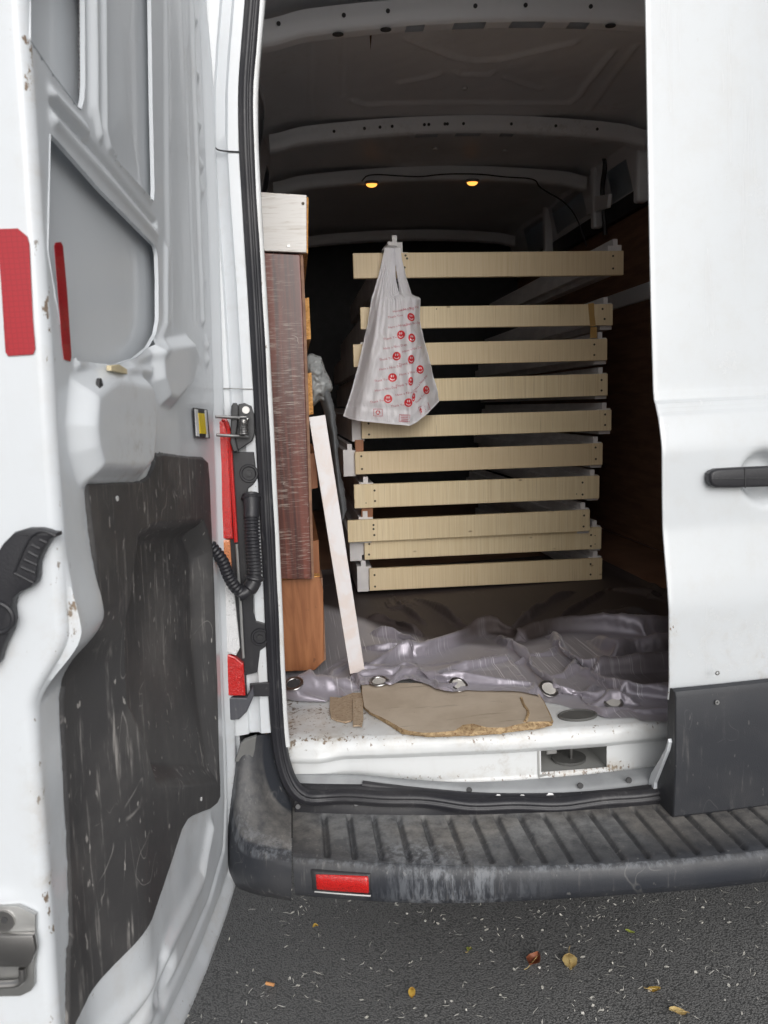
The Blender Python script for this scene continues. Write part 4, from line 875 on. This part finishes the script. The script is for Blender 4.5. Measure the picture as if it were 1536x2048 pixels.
# leaning plank
t0, t1 = atY(634, 832, .47), atZ(715, 1345, .722); wv_ = .0345
ax_ = (t1-t0)/np.linalg.norm(t1-t0); sx = np.array([1, 0, 0])-ax_*ax_[0]; sx /= np.linalg.norm(sx); nn = np.cross(sx, ax_)
a_, b_ = atY(618, 834, .47), atY(651, 831, .47); wt = np.linalg.norm(b_-a_)/2
g = G(); g.prism([t0-sx*wt, t0+sx*wt, t1+sx*wt*.92, t1-sx*wt*.92], nn*(.018 if nn[1] > 0 else -.018), .001)
tag(g.build('leaning_plank', MT['marble']), 'long narrow white marbled plank leaning against the boards on the left', 'plank')
# bubble wrap and grey foam behind it
def crumple(name, pxc, Y, depth, mat, label, cat, seed, amp, n=46):
    c = np.array([atY(a, b, Y) for a, b in pxc]); ctr = c.mean(0); ang = np.linspace(0, 1, n)
    ring = interp(np.vstack([c, c[:1]]), n)
    rad = np.linspace(0, 1, 22); P = ctr + (ring-ctr)[:, None, :]*rad[None, :, None]
    nn_ = vnoise(P[..., 0]*26, P[..., 2]*22, seed, 4); rd_ = np.abs(vnoise(P[..., 0]*14+4, P[..., 2]*12, seed+5, 3))
    P[..., 1] += -depth*np.sqrt(np.clip(1-rad**2, 0, 1))[None] + amp*nn_ - amp*1.5*rd_
    P[..., 0] += .3*amp*nn_; P[..., 2] += .3*amp*np.roll(nn_, 3, 0)
    return tag(grid(name, P, mat), label, cat)
crumple('bubble_wrap', [(605, 735), (613, 712), (622, 706), (640, 712), (650, 742), (664, 765), (667, 778), (656, 788), (652, 805), (640, 800), (628, 812), (612, 806)], .62, .05, MT['bubble'], 'crumpled bubble wrap stuffed beside the brown panel, left of the carrier bag', 'bubble wrap', 3, .022)
fp = np.array([atY(a, b, .62) for a, b in ((624, 770), (640, 800), (655, 850), (664, 930), (671, 1000), (676, 1050))]); fp2 = np.array([atY(a, b, .60) for a, b in ((650, 762), (668, 800), (673, 850), (678, 930), (690, 985), (693, 1022))])
A = smooth_path(fp, 60); B = smooth_path(fp2, 60); tq = np.linspace(0, 1, 16)
P = A[:, None]*(1-tq)[None, :, None]+B[:, None]*tq[None, :, None]
P[..., 1] += -.03*np.sin(tq*3.1)[None]+.012*vnoise(P[..., 0]*30, P[..., 2]*18, 12); P[:, -1, 0] += .006*vnoise(np.arange(60)*.5, np.zeros(60), 3)
fo = grid('foam_sheet', P, MT['foam']); tag(fo, 'torn dark grey foam sheet hanging behind the white leaning plank', 'foam sheet')
sm = fo.modifiers.new('thickness', 'SOLIDIFY'); sm.thickness = .004

# ================================================================== broken chipboard on the floor
bd = thing('chipboard_sheet', 'broken tan chipboard sheet lying on the white sill, crumbling front edge', 'board', (float(atZ(900, 1430, ZF)[0]), .1, ZF))
zt = ZF+.013
outl = [(724, 1380), (728, 1412), (740, 1424), (762, 1434), (785, 1446), (806, 1458), (822, 1462), (850, 1466), (880, 1464), (910, 1461), (925, 1450), (945, 1447), (975, 1455), (1010, 1455), (1045, 1447), (1060, 1443), (1085, 1443), (1103, 1443), (1097, 1425), (1086, 1402), (1068, 1372), (1066, 1366), (722, 1366)]
top = interp(np.array([atZ(a, b, zt) for a, b in outl+outl[:1]]), 240); jn = .0018*vnoise(np.arange(240)*.37, np.zeros(240), 6); top[:, 1] += jn; top[:, 0] += np.roll(jn, 5)
botm = [(722, 1384), (726, 1416), (738, 1428), (760, 1440), (782, 1454), (804, 1468), (822, 1471), (850, 1474), (880, 1474), (910, 1473), (935, 1472), (960, 1471), (1000, 1468), (1040, 1462), (1070, 1459), (1105, 1451), (1107, 1443), (1099, 1424), (1088, 1402), (1070, 1374), (1067, 1366), (722, 1366)]
low_ = interp(np.array([atZ(a, b, ZF+.002) for a, b in botm+botm[:1]]), 240); jn = .0025*vnoise(np.arange(240)*.51, np.zeros(240), 16); low_[:, 1] += jn
mid = (top+low_)/2; mid[:, 1] += .002*vnoise(np.arange(240)*.9, np.ones(240), 19)
mk('sheet_face', top[:-1], [list(range(239))], MT['sheet'], bd)
grid('broken_edge', np.stack([top, top*.75+low_*.25+np.array([0, 0, .0005]), mid, low_, low_-np.array([0, -.004, .001])], 1), MT['chip_floor'], bd)
g = G(); g.tube(smooth_path([atZ(a, b, zt+.0004) for a, b in ((1042, 1395), (1048, 1412), (1057, 1422), (1055, 1432), (1050, 1444))], 26), .0022+.0018*np.abs(np.sin(np.arange(26)*1.7)), 6); g.build('crack', MT['chip_floor'], bd)
pc = [(660, 1396), (680, 1398), (706, 1388), (724, 1388), (724, 1440), (716, 1443), (705, 1441), (703, 1444), (690, 1447), (672, 1443), (662, 1438), (659, 1420)]
g = G(); g.prism([atZ(a, b, ZF+.0012) for a, b in pc], (0, 0, .004), .001); tag(g.build('wood_scrap', chip('scrap', (.38, .28, .19), (.47, .36, .25))), 'small ragged tan board scrap left of the broken chipboard sheet', 'board scrap')
g = G(); g.prism([atZ(a, b, ZF+.0056) for a, b in ((705, 1400), (726, 1398), (727, 1438), (724, 1455), (716, 1453), (706, 1454))], (0, 0, .003), .001); tag(g.build('wood_strip', chip('scrap_strip', (.42, .32, .22), (.50, .39, .28))), 'narrow tan strip lying over the right edge of the ragged scrap', 'board scrap')

# ================================================================== satin curtain
hem = [(566, 1352), (572, 1378), (590, 1392), (620, 1398), (650, 1402), (668, 1393), (690, 1390), (712, 1380), (745, 1376), (782, 1380), (800, 1372), (820, 1368), (850, 1377), (880, 1390), (905, 1395), (940, 1390), (990, 1392), (1040, 1393), (1075, 1400), (1118, 1406), (1145, 1415), (1185, 1424), (1215, 1434), (1270, 1432), (1282, 1438), (1338, 1441), (1380, 1443), (1500, 1446)]
hw = np.array([atZ(a, b, ZF+.006)[:2] for a, b in hem]); hw = hw[np.argsort(hw[:, 0])]
cx = np.linspace(-.088, 1.30, 190); y0 = np.interp(cx, hw[:, 0], hw[:, 1]); y1 = np.full_like(cx, 1.75)
tv = np.linspace(0, 1, 200)**1.15
X = np.repeat(cx[:, None], len(tv), 1); Y = y0[:, None]+(y1-y0)[:, None]*tv[None]
Hc = np.full(X.shape, .008)
def zl(l, z=.715): return np.array([atZ(a, b, z)[:2] for a, b in l])
def fold(l, h, s, z=.72, pw=1.6):
    global Hc
    P_ = smooth_path([np.r_[q, 0] for q in zl(l, z)], 14)[:, :2]; d = np.full(X.shape, 1e9); tt_ = np.zeros(X.shape)
    for k_, (a_, b_) in enumerate(zip(P_[:-1], P_[1:])):
        e_ = b_-a_; t_ = np.clip(((X-a_[0])*e_[0]+(Y-a_[1])*e_[1])/max(e_@e_, 1e-12), 0, 1); dd = np.hypot(X-a_[0]-t_*e_[0], Y-a_[1]-t_*e_[1])
        tt_ = np.where(dd < d, (k_+t_)/13., tt_); d = np.minimum(d, dd)
    env = np.clip(np.sin(np.pi*np.clip(tt_*.94+.03, 0, 1)), 0, 1)**.7
    w_ = s*(.7+.5*env)*(1+.25*np.sin(tt_*17+l[0][0]))
    Hc = Hc + h*env*(1+.2*np.sin(tt_*11+l[0][1]))*np.exp(-(d/w_)**pw)
fold([(725, 1330), (800, 1302), (870, 1292), (930, 1272), (965, 1250), (1005, 1250), (1045, 1270)], .030, .030)
fold([(955, 1262), (975, 1246), (1010, 1248)], .035, .022)
fold([(1005, 1268), (1020, 1290), (1045, 1315), (1090, 1350), (1112, 1378), (1140, 1410)], .026, .020)
fold([(1045, 1265), (1110, 1250), (1180, 1250), (1260, 1256), (1340, 1250), (1430, 1246)], .040, .022)
fold([(1110, 1262), (1135, 1300), (1180, 1325), (1240, 1330), (1340, 1325), (1430, 1318)], .028, .018)
fold([(1075, 1275), (1120, 1310), (1190, 1350), (1260, 1375), (1330, 1380), (1420, 1376)], .022, .022)
fold([(1190, 1275), (1230, 1300), (1270, 1290), (1340, 1290), (1410, 1284)], .026, .018)
fold([(1130, 1370), (1200, 1385), (1290, 1400)], .014, .02)
fold([(740, 1352), (820, 1348), (920, 1362), (1010, 1372)], .012, .016)
fold([(860, 1355), (930, 1340), (990, 1325)], .010, .018)
fold([(790, 1372), (802, 1362), (815, 1360)], .012, .010)
fold([(735, 1225), (790, 1240), (850, 1262)], .020, .016); fold([(740, 1255), (800, 1268), (840, 1280)], .018, .014); fold([(735, 1290), (790, 1288), (830, 1298)], .012, .016)
fold([(830, 1190), (880, 1215), (930, 1250), (945, 1262)], .022, .012); fold([(780, 1180), (815, 1215), (850, 1240)], .018, .014)
fold([(1150, 1175), (1090, 1200), (1050, 1235), (1020, 1250)], .020, .018); fold([(1210, 1175), (1150, 1210), (1110, 1240)], .016, .02)
fold([(1240, 1165), (1290, 1180), (1335, 1200)], .035, .03); fold([(1200, 1215), (1270, 1225), (1340, 1230)], .018, .018)
# the bunched corner on the left
fold([(582, 1368), (600, 1345), (612, 1330)], .022, .034, .73); fold([(622, 1345), (648, 1372)], .045, .024, .74)
fold([(652, 1322), (672, 1350), (694, 1384)], .045, .026, .745); fold([(610, 1388), (650, 1380), (690, 1376)], .030, .022, .725)
def cloth_solve(P, slack, pin, floor, its=150, seed=5):
    "settle a sheet with spare length under its own weight on the floor (position based)"
    n, m_ = P.shape[:2]; P = P.copy(); Q = P.copy(); wgt = np.where(pin, 0.0, 1.0)[..., None]
    flat = P0f; cons = []
    for di, dj, k in ((1, 0, 1.0), (0, 1, 1.0), (1, 1, .6), (1, -1, .6), (2, 0, .12), (0, 2, .12), (4, 0, .05), (0, 4, .05)):
        for par in range(2):
            i0 = np.arange(0, n-di); j0 = np.arange(max(0, -dj), m_-max(0, dj))
            I, J = np.meshgrid(i0, j0, indexing='ij'); st = max(di, abs(dj)); sel = (((I if di else J)//st) % 2) == par
            I, J = I[sel], J[sel]; I2, J2 = I+di, J+dj
            sl = (slack[I, J]+slack[I2, J2])/2; rest = np.linalg.norm(flat[I, J]-flat[I2, J2], axis=-1)*sl
            cons.append((I*m_+J, I2*m_+J2, rest, k))
    W = wgt.reshape(-1, 1)
    for it in range(its):
        V_ = (P-Q)*.97; Q = P.copy(); P = P+V_*wgt; P[..., 2] -= .00007*wgt[..., 0]
        X_ = P.reshape(-1, 3)
        for a_, b_, r_, k in cons:
            d = X_[b_]-X_[a_]; L_ = np.linalg.norm(d, axis=1, keepdims=True)+1e-9; wa, wb = W[a_], W[b_]
            c = k*(L_-r_[:, None])/L_*d/(wa+wb+1e-9); X_[a_] += wa*c; X_[b_] -= wb*c
        P = X_.reshape(n, m_, 3); low = P[..., 2] < floor; 
        P[..., 2] = np.maximum(P[..., 2], floor); P[..., :2] = np.where(low[..., None], Q[..., :2]+.45*(P[..., :2]-Q[..., :2]), P[..., :2])
        P[..., 2] = np.where(under_m, np.minimum(P[..., 2], floor+.010), P[..., 2])
    return P
n2 = vnoise(X*3.2+Y*2, Y*3-X, 67, 3)
Hc = .095*np.tanh(2.5*Hc/.095)+.012*np.abs(n2)*sstep(1.0, .6, Y)+.007*np.abs(vnoise(X*6+Y*5, Y*6-X*4, 61, 3))*sstep(1.0, .7, Y)+.006*(1-2*np.abs(vnoise(X*4-Y*3, Y*8+X*3, 63, 2)))*sstep(.95, .6, Y)
te = Y-y0[:, None]; onb = ((X > .125) & (X < .555) & (Y < .42))*.014
under_m = (Y > 1.15) & (X > .2) & (X < 1.24)
flo = ZF+.003+onb
P0 = np.stack([X, Y, flo+Hc*sstep(-.002, .05, te)], -1); P0f = P0.copy()
sl_ = 1.0+.085*np.exp(-((Y-.40)/.32)**2)+.0*(Y < 1.1)+.10*np.exp(-((X-.02)/.12)**2-((Y-.34)/.12)**2); sl_ = np.where(Y > 1.15, 1.0, sl_)
pin = np.zeros(X.shape, bool); pin[0] = pin[-1] = True; pin[:, -1] = True; pin[:, 0] = True
Pc = cloth_solve(P0, sl_, pin, flo)
def up2(A):
    for ax in (0, 1):
        A = np.moveaxis(A, ax, 0); n = len(A); B = np.empty((2*n-1,)+A.shape[1:]); B[0::2] = A
        Ap = np.concatenate([A[:1], A, A[-1:]]); B[1::2] = (-Ap[:-3]+9*Ap[1:-2]+9*Ap[2:-1]-Ap[3:])/16; A = np.moveaxis(B, 0, ax)
    return A
Pc = up2(Pc); X, Y = Pc[..., 0], Pc[..., 1]
Pc[..., 2] = ZF+.125*np.tanh((Pc[..., 2]-ZF)/.125)
fr_ = sstep(1.05, .75, Y)*sstep(.0, .02, Pc[..., 2]-ZF-.004); r1 = 1-2*np.abs(vnoise(X*8+Y*6, Y*9-X*5, 81, 2)); r2 = 1-2*np.abs(vnoise(X*13-Y*7, Y*11+X*9, 83, 2))
Pc[..., 2] += fr_*(.0055*np.clip(r1, 0, 1)**2+.0028*np.clip(r2, 0, 1)**2)
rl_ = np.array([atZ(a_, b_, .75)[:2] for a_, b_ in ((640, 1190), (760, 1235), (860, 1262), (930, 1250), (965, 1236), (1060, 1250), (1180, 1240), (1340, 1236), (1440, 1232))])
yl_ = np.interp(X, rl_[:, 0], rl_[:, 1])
dirt_shade = sstep(-.03, .10, Y-yl_+.06*vnoise(X*4, Y*4, 91))+.75*sstep(.25, .6, vnoise(X*3.2, Y*4.5, 93, 3)+.25*(X > .40)*(Y > .17))  # shade of the van's depth painted behind the ridge, plus random dark patches
ROOT_C = thing('satin_curtain', 'rumpled grey satin curtain with eyelets spread over the van floor', 'curtain', (.5, .5, ZF))
cu = grid('curtain_cloth', Pc, MT['satin'], ROOT_C, None, False, True, {'dirt_shade': np.clip(dirt_shade, 0, 1)})
dg = bpy.context.evaluated_depsgraph_get()
tree = BVHTree.FromPolygons([tuple(v.co+wloc(ROOT_C)) for v in cu.data.vertices], [tuple(p.vertices) for p in cu.data.polygons])
cm = plain('eyelet_centre', (.50, .48, .45), .6)
for px, py in ((758, 1364), (917, 1371), (1097, 1379), (1225, 1403), (588, 1369)):
    d = Vector(ray(px, py)).normalized(); hit, nr_, _, _ = tree.ray_cast(Vector(CAM), d)
    if hit is None: continue
    nr_ = nr_ if nr_.z > 0 else -nr_; nr_ = (nr_*.4+Vector((0, -.25, 1))*.6).normalized(); q = hit+nr_*.003
    e_ = G().ring(q, nr_, .0215, .0042, 34, 8, 1.0, .6).build('eyelet', MT['steel'], ROOT_C, True)
    G().disc(q-nr_*.001, nr_, .0185, .0012, 24).build('eyelet_opening', cm if px > 600 else MT['dark'], e_)

# crumpled grey sack in the far right corner
crumple('crumpled_sack', [(1296, 1118), (1308, 1108), (1330, 1112), (1345, 1150), (1345, 1185), (1310, 1180), (1298, 1165)], 1.75, .10, MT['greycloth'], 'crumpled grey sack on the floor by the right wall, behind the shut door', 'sack', 8, .03)

# ================================================================== carrier bag
YBG = 1.235
Lp = interp([(769, 497), (757, 550), (742, 600), (735, 648), (715, 735), (700, 790), (686, 832)], 90)
Rp = np.array([(800, 497), (803, 520), (812, 556), (822, 590), (838, 598), (838, 640), (845, 676), (858, 725), (870, 768), (877, 803)], float)
rt_ = np.interp(np.linspace(0, 1, 90), (Rp[:, 1]-497)/(803-497), np.arange(len(Rp))); Rq = np.stack([np.interp(rt_, np.arange(len(Rp)), Rp[:, k]) for k in (0, 1)], 1)
cc = np.linspace(0, 1, 96); tt = np.linspace(0, 1, 90)
bpx = np.interp(cc, (0, .06, .14, .40, .645, .72, 1), (832, 837, 841, 846, 850, 843, 803)); lin = 832+(803-832)*cc
PX = Lp[:, None, 0]+(Rq[:, None, 0]-Lp[:, None, 0])*cc; PY = Lp[:, None, 1]+(Rq[:, None, 1]-Lp[:, None, 1])*cc + (tt[:, None]**5)*(bpx-lin)[None]
xr_ = 806+6*np.sin((PY-600)/80.); body = sstep(.10, .62, tt)[:, None]*np.ones_like(cc)[None]
sL = np.clip((PX-Lp[:, None, 0])/(xr_-Lp[:, None, 0]).clip(4), 0, 1); sR = np.clip((Rq[:, None, 0]-PX)/(Rq[:, None, 0]-xr_).clip(4), 0, 1)
sh = np.minimum(sstep(0, .22, sL)*.55+.45*sL, sstep(0, .5, sR)*.4+.6*sR)
dep = .012+body*.115*sh
th = (PX-786)/(PY-470).clip(15)
pl_ = np.sin(th*105+1.5*np.sin(PY/60.))
dep += .0050*pl_*(.6+.6*vnoise(PX/40., PY/70., 65, 2))*np.exp(-((th+.22)/.13)**2)*sstep(.02, .15, tt)[:, None]*sstep(1.0, .8, tt)[:, None]
dep += .0030*np.sin(th*190)*np.exp(-((th-.02)/.15)**2)*sstep(.5, .2, tt)[:, None]
nz = vnoise(PX/26., PY/40., 51, 4); nz2 = 1-np.abs(vnoise(PX/38.+PY/90, PY/55.-PX/120, 57, 3))*2
dep += body*(.009*nz+.012*nz2*sstep(790, 815, PX)+.005*(1-2*np.abs(vnoise(PX/20.+PY/60, PY/46., 59, 2))))
fold_y = 812+ (PX-715)*.10; dep += -.006*body*np.exp(-((PY-fold_y)/5.)**2)*(PX < 806)          # crease above the box bottom
pk = (PX > 786)*(PY > 594+.06*(PX-790))*np.exp(-((PY-600)/22.)**2); dep += .016*pk
dep += .010*np.exp(-((PX-(800+(PY-600)*.03))/6.)**2)*sstep(598, 640, PY)*sstep(850, 760, PY)
dep -= .010*np.exp(-((PX-(790+(PY-497)*.055))/2.5)**2)*(PY < 598)*(PY > 535)                   # gap between the handles
F_ = np.stack([np.stack([atY(PX[i, j], PY[i, j], YBG) for j in range(96)]) for i in range(90)])
FR = F_.copy(); FR[..., 1] -= dep; BK = F_.copy(); BK[..., 1] -= .004-.0*dep
V = np.concatenate([FR.reshape(-1, 3), BK.reshape(-1, 3)]); N_ = 90*96
F1 = gridfaces(90, 96); F2 = gridfaces(90, 96, None, True)+N_
bd_ = [i*96 for i in range(90)]+[89*96+j for j in range(1, 96)]+[i*96+95 for i in range(88, -1, -1)]
F3 = [(a, b, b+N_, a+N_) for a, b in zip(bd_[:-1], bd_[1:])]
BAG = thing('carrier_bag', 'white plastic carrier bag printed with red smiley faces hanging from the top bed frame', 'bag', tuple(atY(785, 497, YBG)))
slit = [(790, 522), (793, 545), (797, 572), (800, 596), (796, 592), (791, 562)]
fm = sdpoly(slit, (PX[1:, 1:]+PX[:-1, :-1])/2, (PY[1:, 1:]+PY[:-1, :-1])/2) < 0
G1, G2 = gridfaces(90, 96, fm), gridfaces(90, 96, fm, True)+N_
bb = mk('bag_film', V, [tuple(f) for f in G1]+[tuple(f) for f in G2]+F3, MT['bag'], BAG, True)
hk = [atY(776, 500, YBG-.006), atY(779, 494, YBG+.03), atY(783, 491, YBG+.075), atY(790, 493, YBG+.09)]
hp_ = smooth_path(hk, 24); P = np.stack([hp_+np.array([dx, 0, dz]) for dx, dz in ((-.022, 0), (-.008, .004), (.008, .002), (.026, .0))], 1); grid('bag_handle', P, MT['bag'], BAG)
btree = BVHTree.FromPolygons([tuple(v) for v in FR.reshape(-1, 3)], [tuple(f) for f in F1])
mpp = 2.85/FPX                                                        # metres per photo pixel at the bag
def on_bag(x, z, off):
    h, nrm, _, _ = btree.ray_cast(Vector((x, .8, z)), Vector((0, 1, 0)))
    return None if h is None else Vector((x, h.y-off, z))
def bag_print(name, verts2, faces, px, py, rot, mat, off, scale, sx=1.0, parent=None):
    c = atY(px, py, YBG-.07); cr, sr = math.cos(rot), math.sin(rot); out = []
    for a, b in verts2:
        a, b = a*scale*sx, b*scale; p = on_bag(c[0]+a*cr-b*sr, c[2]+a*sr+b*cr, off)
        if p is None: p = Vector((c[0]+a*cr-b*sr, YBG-.05, c[2]+a*sr+b*cr))
        out.append(p)
    return mk(name, out, faces, mat, parent or BAG)
def circ(r, n, cx=0, cy=0, sy=1.0): return [(cx+r*math.cos(a), cy+r*sy*math.sin(a)) for a in np.linspace(0, 2*math.pi, n, endpoint=False)]
def disc2(r, rings=4, n=22):
    v = [(0, 0)]; f = []
    for k in range(1, rings+1): v += circ(r*k/rings, n)
    for j in range(n): f.append((0, 1+j, 1+(j+1) % n))
    for k in range(rings-1):
        for j in range(n): a = 1+k*n+j; b = 1+k*n+(j+1) % n; f.append((a, a+n, b+n, b))
    return v, f
FACES = [(820, 636, 1), (798, 672, .85), (818.5, 679, .95), (790, 714, .92), (817, 721, .85), (837, 740, .98), (782, 756, 1), (815.5, 764, .65), (851.5, 780, 1), (773.5, 798, 1), (811.5, 805.5, .95), (822, 795, .4)]
sv_, sf_ = disc2(1.0)
an = np.linspace(math.radians(205), math.radians(335), 12)
smv = [(.66*math.cos(a), .66*math.sin(a)+.02) for a in an]+[(.50*math.cos(a), .50*math.sin(a)+.02) for a in an]; smf = [(k, k+1, 12+k+1, 12+k) for k in range(11)]
for px, py, sx in FACES:
    rot = -.12 if px < 830 else .35
    f0 = bag_print('printed_face', sv_, sf_, px, py, rot, MT['red_ink'], .0014, 8.2*mpp, sx)
    for ex in (-.25, .22): bag_print('face_eye', [(0, 0)]+circ(.13, 10, 0, 0, 2.0), [(0, 1+k, 1+(k+1) % 10) for k in range(10)], px+ex*8.2*sx, py-2.8, rot, MT['white_ink'], .0019, 8.2*mpp, sx, f0)
    bag_print('face_smile', smv, smf, px, py, rot, MT['white_ink'], .0019, 8.2*mpp, sx, f0)
def text2(s):
    cu_ = bpy.data.curves.new('t', 'FONT'); cu_.body = s; cu_.size = 1.0; cu_.resolution_u = 1; ob = bpy.data.objects.new('t', cu_); COL.objects.link(ob)
    dg_ = bpy.context.evaluated_depsgraph_get(); dg_.update(); me = bpy.data.meshes.new_from_object(ob.evaluated_get(dg_)); bpy.data.objects.remove(ob)
    return [(v.co.x, v.co.y) for v in me.vertices], [tuple(p.vertices) for p in me.polygons]
T1, T2 = text2('Thank You'), text2('Have a Nice Day')
for s, px, py, r in ((2, 785, 626, .10), (1, 775, 638, .10), (2, 775, 659, .12), (1, 765, 682, .10), (2, 765, 701, .12), (1, 757, 723, .10), (2, 757, 742, .12), (1, 747, 765, .10), (2, 748, 784, .12), (1, 739, 807, .12), (2, 798, 625, .22), (2, 803, 657, .25), (2, 801, 708, .22), (1, 794, 733, .10), (2, 795, 753, .15), (1, 788, 775, .10), (2, 788, 793, .15), (1, 779, 815, .10), (2, 824, 790, .75), (1, 828, 808, .70)):
    if (s, px) == (2, 824): px, py = 825, 783
    tvv, tff = T1 if s == 1 else T2
    bag_print('printed_text', tvv, tff, px, py, r, MT['pale_ink'], .0013, 6.2*mpp)
def rect_(w_, h_, t): return [(-w_, -h_), (w_, -h_), (w_, h_), (-w_, h_), (-w_+t, -h_+t), (w_-t, -h_+t), (w_-t, h_-t), (-w_+t, h_-t)], [(k, (k+1) % 4, 4+(k+1) % 4, 4+k) for k in range(4)]
for px, py, w_, h_, r in ((754, 825, 8.5, 7, -.06), (804, 836, 10, 7, -.10), (846, 817, 12, 7.5, .36)):
    v_, f_ = rect_(w_, h_, .9); bag_print('printed_box', v_, f_, px, py, r, MT['pale_ink'], .0014, mpp)
tri = []; trf = []
for k in range(3):
    a0 = math.radians(90+120*k); a1 = a0+math.radians(82); seg = np.linspace(a0, a1, 6); b0 = len(tri)
    for a in seg: tri += [(4.2*math.cos(a), 4.2*math.sin(a)), (2.6*math.cos(a), 2.6*math.sin(a))]
    for q in range(5): trf.append((b0+2*q, b0+2*q+1, b0+2*q+3, b0+2*q+2))
    m_ = a1+.25; b0 = len(tri); tri += [(5.0*math.cos(a1), 5.0*math.sin(a1)), (1.8*math.cos(a1), 1.8*math.sin(a1)), (3.4*math.cos(m_+.15), 3.4*math.sin(m_+.15))]; trf.append((b0, b0+1, b0+2))
bag_print('recycling_mark', tri, trf, 754, 825, 0, MT['red_ink'], .0015, mpp)
for k in range(4):
    v_ = [(-7, -.5), (7, -.5), (7, .5), (-7, .5)]; bag_print('small_print', v_, [(0, 1, 2, 3)], 804, 831.5+3.2*k, -.10, MT['pale_ink'], .0015, mpp)
    v_ = [(-5, -.5), (5, -.5), (5, .5), (-5, .5)]; bag_print('small_print', v_, [(0, 1, 2, 3)], 850+.6*k, 811+3.2*k, .36, MT['pale_ink'], .0015, mpp)
bag_print('tidy_mark', [(-1.2, -5), (1.2, -5), (1.0, 0), (2.6, 1.0), (.8, 2.4), (.9, 4.6), (-.9, 4.6), (-.9, 2.0), (-2.4, .2), (-1.0, -.5)], [tuple(range(10))], 838, 820, .2, MT['red_ink'], .0015, mpp)

# ================================================================== litter on the road
def leaf(name, px, py, L, W, rot, mat, label, stem=.02, curl=.004, seed=0):
    c = atZ(px, py, .007); P = []
    for t in np.linspace(0, 1, 29):
        wdt = W*math.sin(math.pi*t**.85)**.8*.5+.0004
        row = []
        for s in np.linspace(-1, 1, 9):
            x, y = (t-.5)*L, s*wdt*(1+.035*math.sin(t*17+seed+s)); z = .003+curl*s*s*(.4+.6*t)+.0012*abs(s)*0+.003*math.sin(t*4+seed)+(.0008 if abs(s) < .1 else 0)
            row.append((c[0]+x*math.cos(rot)-y*math.sin(rot), c[1]+x*math.sin(rot)+y*math.cos(rot), c[2]+max(z, .001)))
        P.append(row)
    e = thing(name, label, 'leaf', tuple(c), 'fallen leaves on the road'); grid('blade', np.array(P), mat, e)
    if stem:
        d_ = np.array([math.cos(rot), math.sin(rot)]); b0 = c[:2]-d_*L*.5
        pts = [(*(b0+d_*L*.9), c[2]+.0055), (*(b0+d_*L*.4), c[2]+.005), (*b0, c[2]+.0045), (*(b0-d_*stem*.6), c[2]+.004), (*(b0-d_*stem+np.array([-d_[1], d_[0]])*.004), c[2]+.005)]
        G().tube(smooth_path(pts, 16), .0008, 5).build('stem', MT['leaf_t'], e)
    return e
leaf('fallen_leaf', 1140, 1926, .052, .036, -1.85, MT['leaf_t'], 'large tan oval leaf with a long stem on the road, right of the brown leaf', .030, .004, 1)
leaf('fallen_leaf', 1068, 1924, .045, .036, .75, MT['leaf_b'], 'curled reddish brown leaf on the road, left of the large tan leaf', .020, .014, 2)
leaf('fallen_leaf', 1308, 1981, .030, .017, -.25, MT['leaf_y'], 'small bright yellow leaf on the road below the right door', .008, .005, 3)
leaf('fallen_leaf', 1356, 2026, .040, .022, 2.9, MT['leaf_t'], 'pale tan leaf lowest on the road, at the bottom right', .004, .006, 4)
leaf('fallen_leaf', 824, 1989, .026, .017, 1.4, MT['leaf_y'], 'small yellow oval leaf on the road near the bottom middle', .0, .006, 5)
leaf('fallen_leaf', 631, 1855, .016, .013, .2, MT['leaf_y'], 'tiny yellow leaf on the road just below the red bumper reflector', .0, .004, 6)
leaf('fallen_leaf', 939, 1901, .020, .014, .9, MT['leaf_g'], 'small pale green leaf on the road left of the brown leaf', .006, .004, 7)
leaf('fallen_leaf', 1260, 1865, .024, .010, -.4, MT['leaf_g'], 'narrow green leaf on the road nearest the bumper', .0, .003, 8)
c = atZ(540, 1968, .011); d_ = np.array([.90, -.43, 0])
bt = G(); bt.tube([c-d_*.011, c+d_*.011], .0042, 12); tag(bt.build('cigarette_butt', MT['cork'], None, True), 'orange cigarette butt on the road beside the open door', 'cigarette butt')
V, F = [], []
def sliver(x, y, L, W, rot, bend):
    b0 = len(V); n = 4
    for k, t in enumerate(np.linspace(-.5, .5, n)):
        a = rot+bend*t; cx_, cy_ = x+L*t*math.cos(rot)-bend*L*.4*(t*t)*math.sin(rot), y+L*t*math.sin(rot)+bend*L*.4*(t*t)*math.cos(rot)
        w_ = W*(1-abs(t)*1.4); z = .0075+.003*random.random()
        V.extend([(cx_-w_*math.sin(a), cy_+w_*math.cos(a), z), (cx_+w_*math.sin(a), cy_-w_*math.cos(a), z)])
    for k in range(n-1): F.append((b0+2*k, b0+2*k+1, b0+2*k+3, b0+2*k+2))
for k in range(3400):
    x, y = random.uniform(-.9, 1.9), random.uniform(-.7, .95)
    if vnoise(np.array([x*4.0]), np.array([y*4.0]), 33)[0] < random.uniform(-.75, .45): continue
    if random.random() < .22:
        sliver(x, y, random.uniform(.007, .014), random.uniform(.0022, .0048), random.uniform(0, 6.3), 0)
    else: sliver(x, y, random.uniform(.006, .024)*random.choice((.6, 1, 1)), random.uniform(.0006, .0018), random.uniform(0, 6.3), random.choice((random.uniform(-.6, .6), random.uniform(-2.0, 2.0))))
pt = mk('fallen_petals', V, F, MT['petal']); pt['kind'] = 'stuff'; pt['label'] = 'white petal slivers scattered over the road'
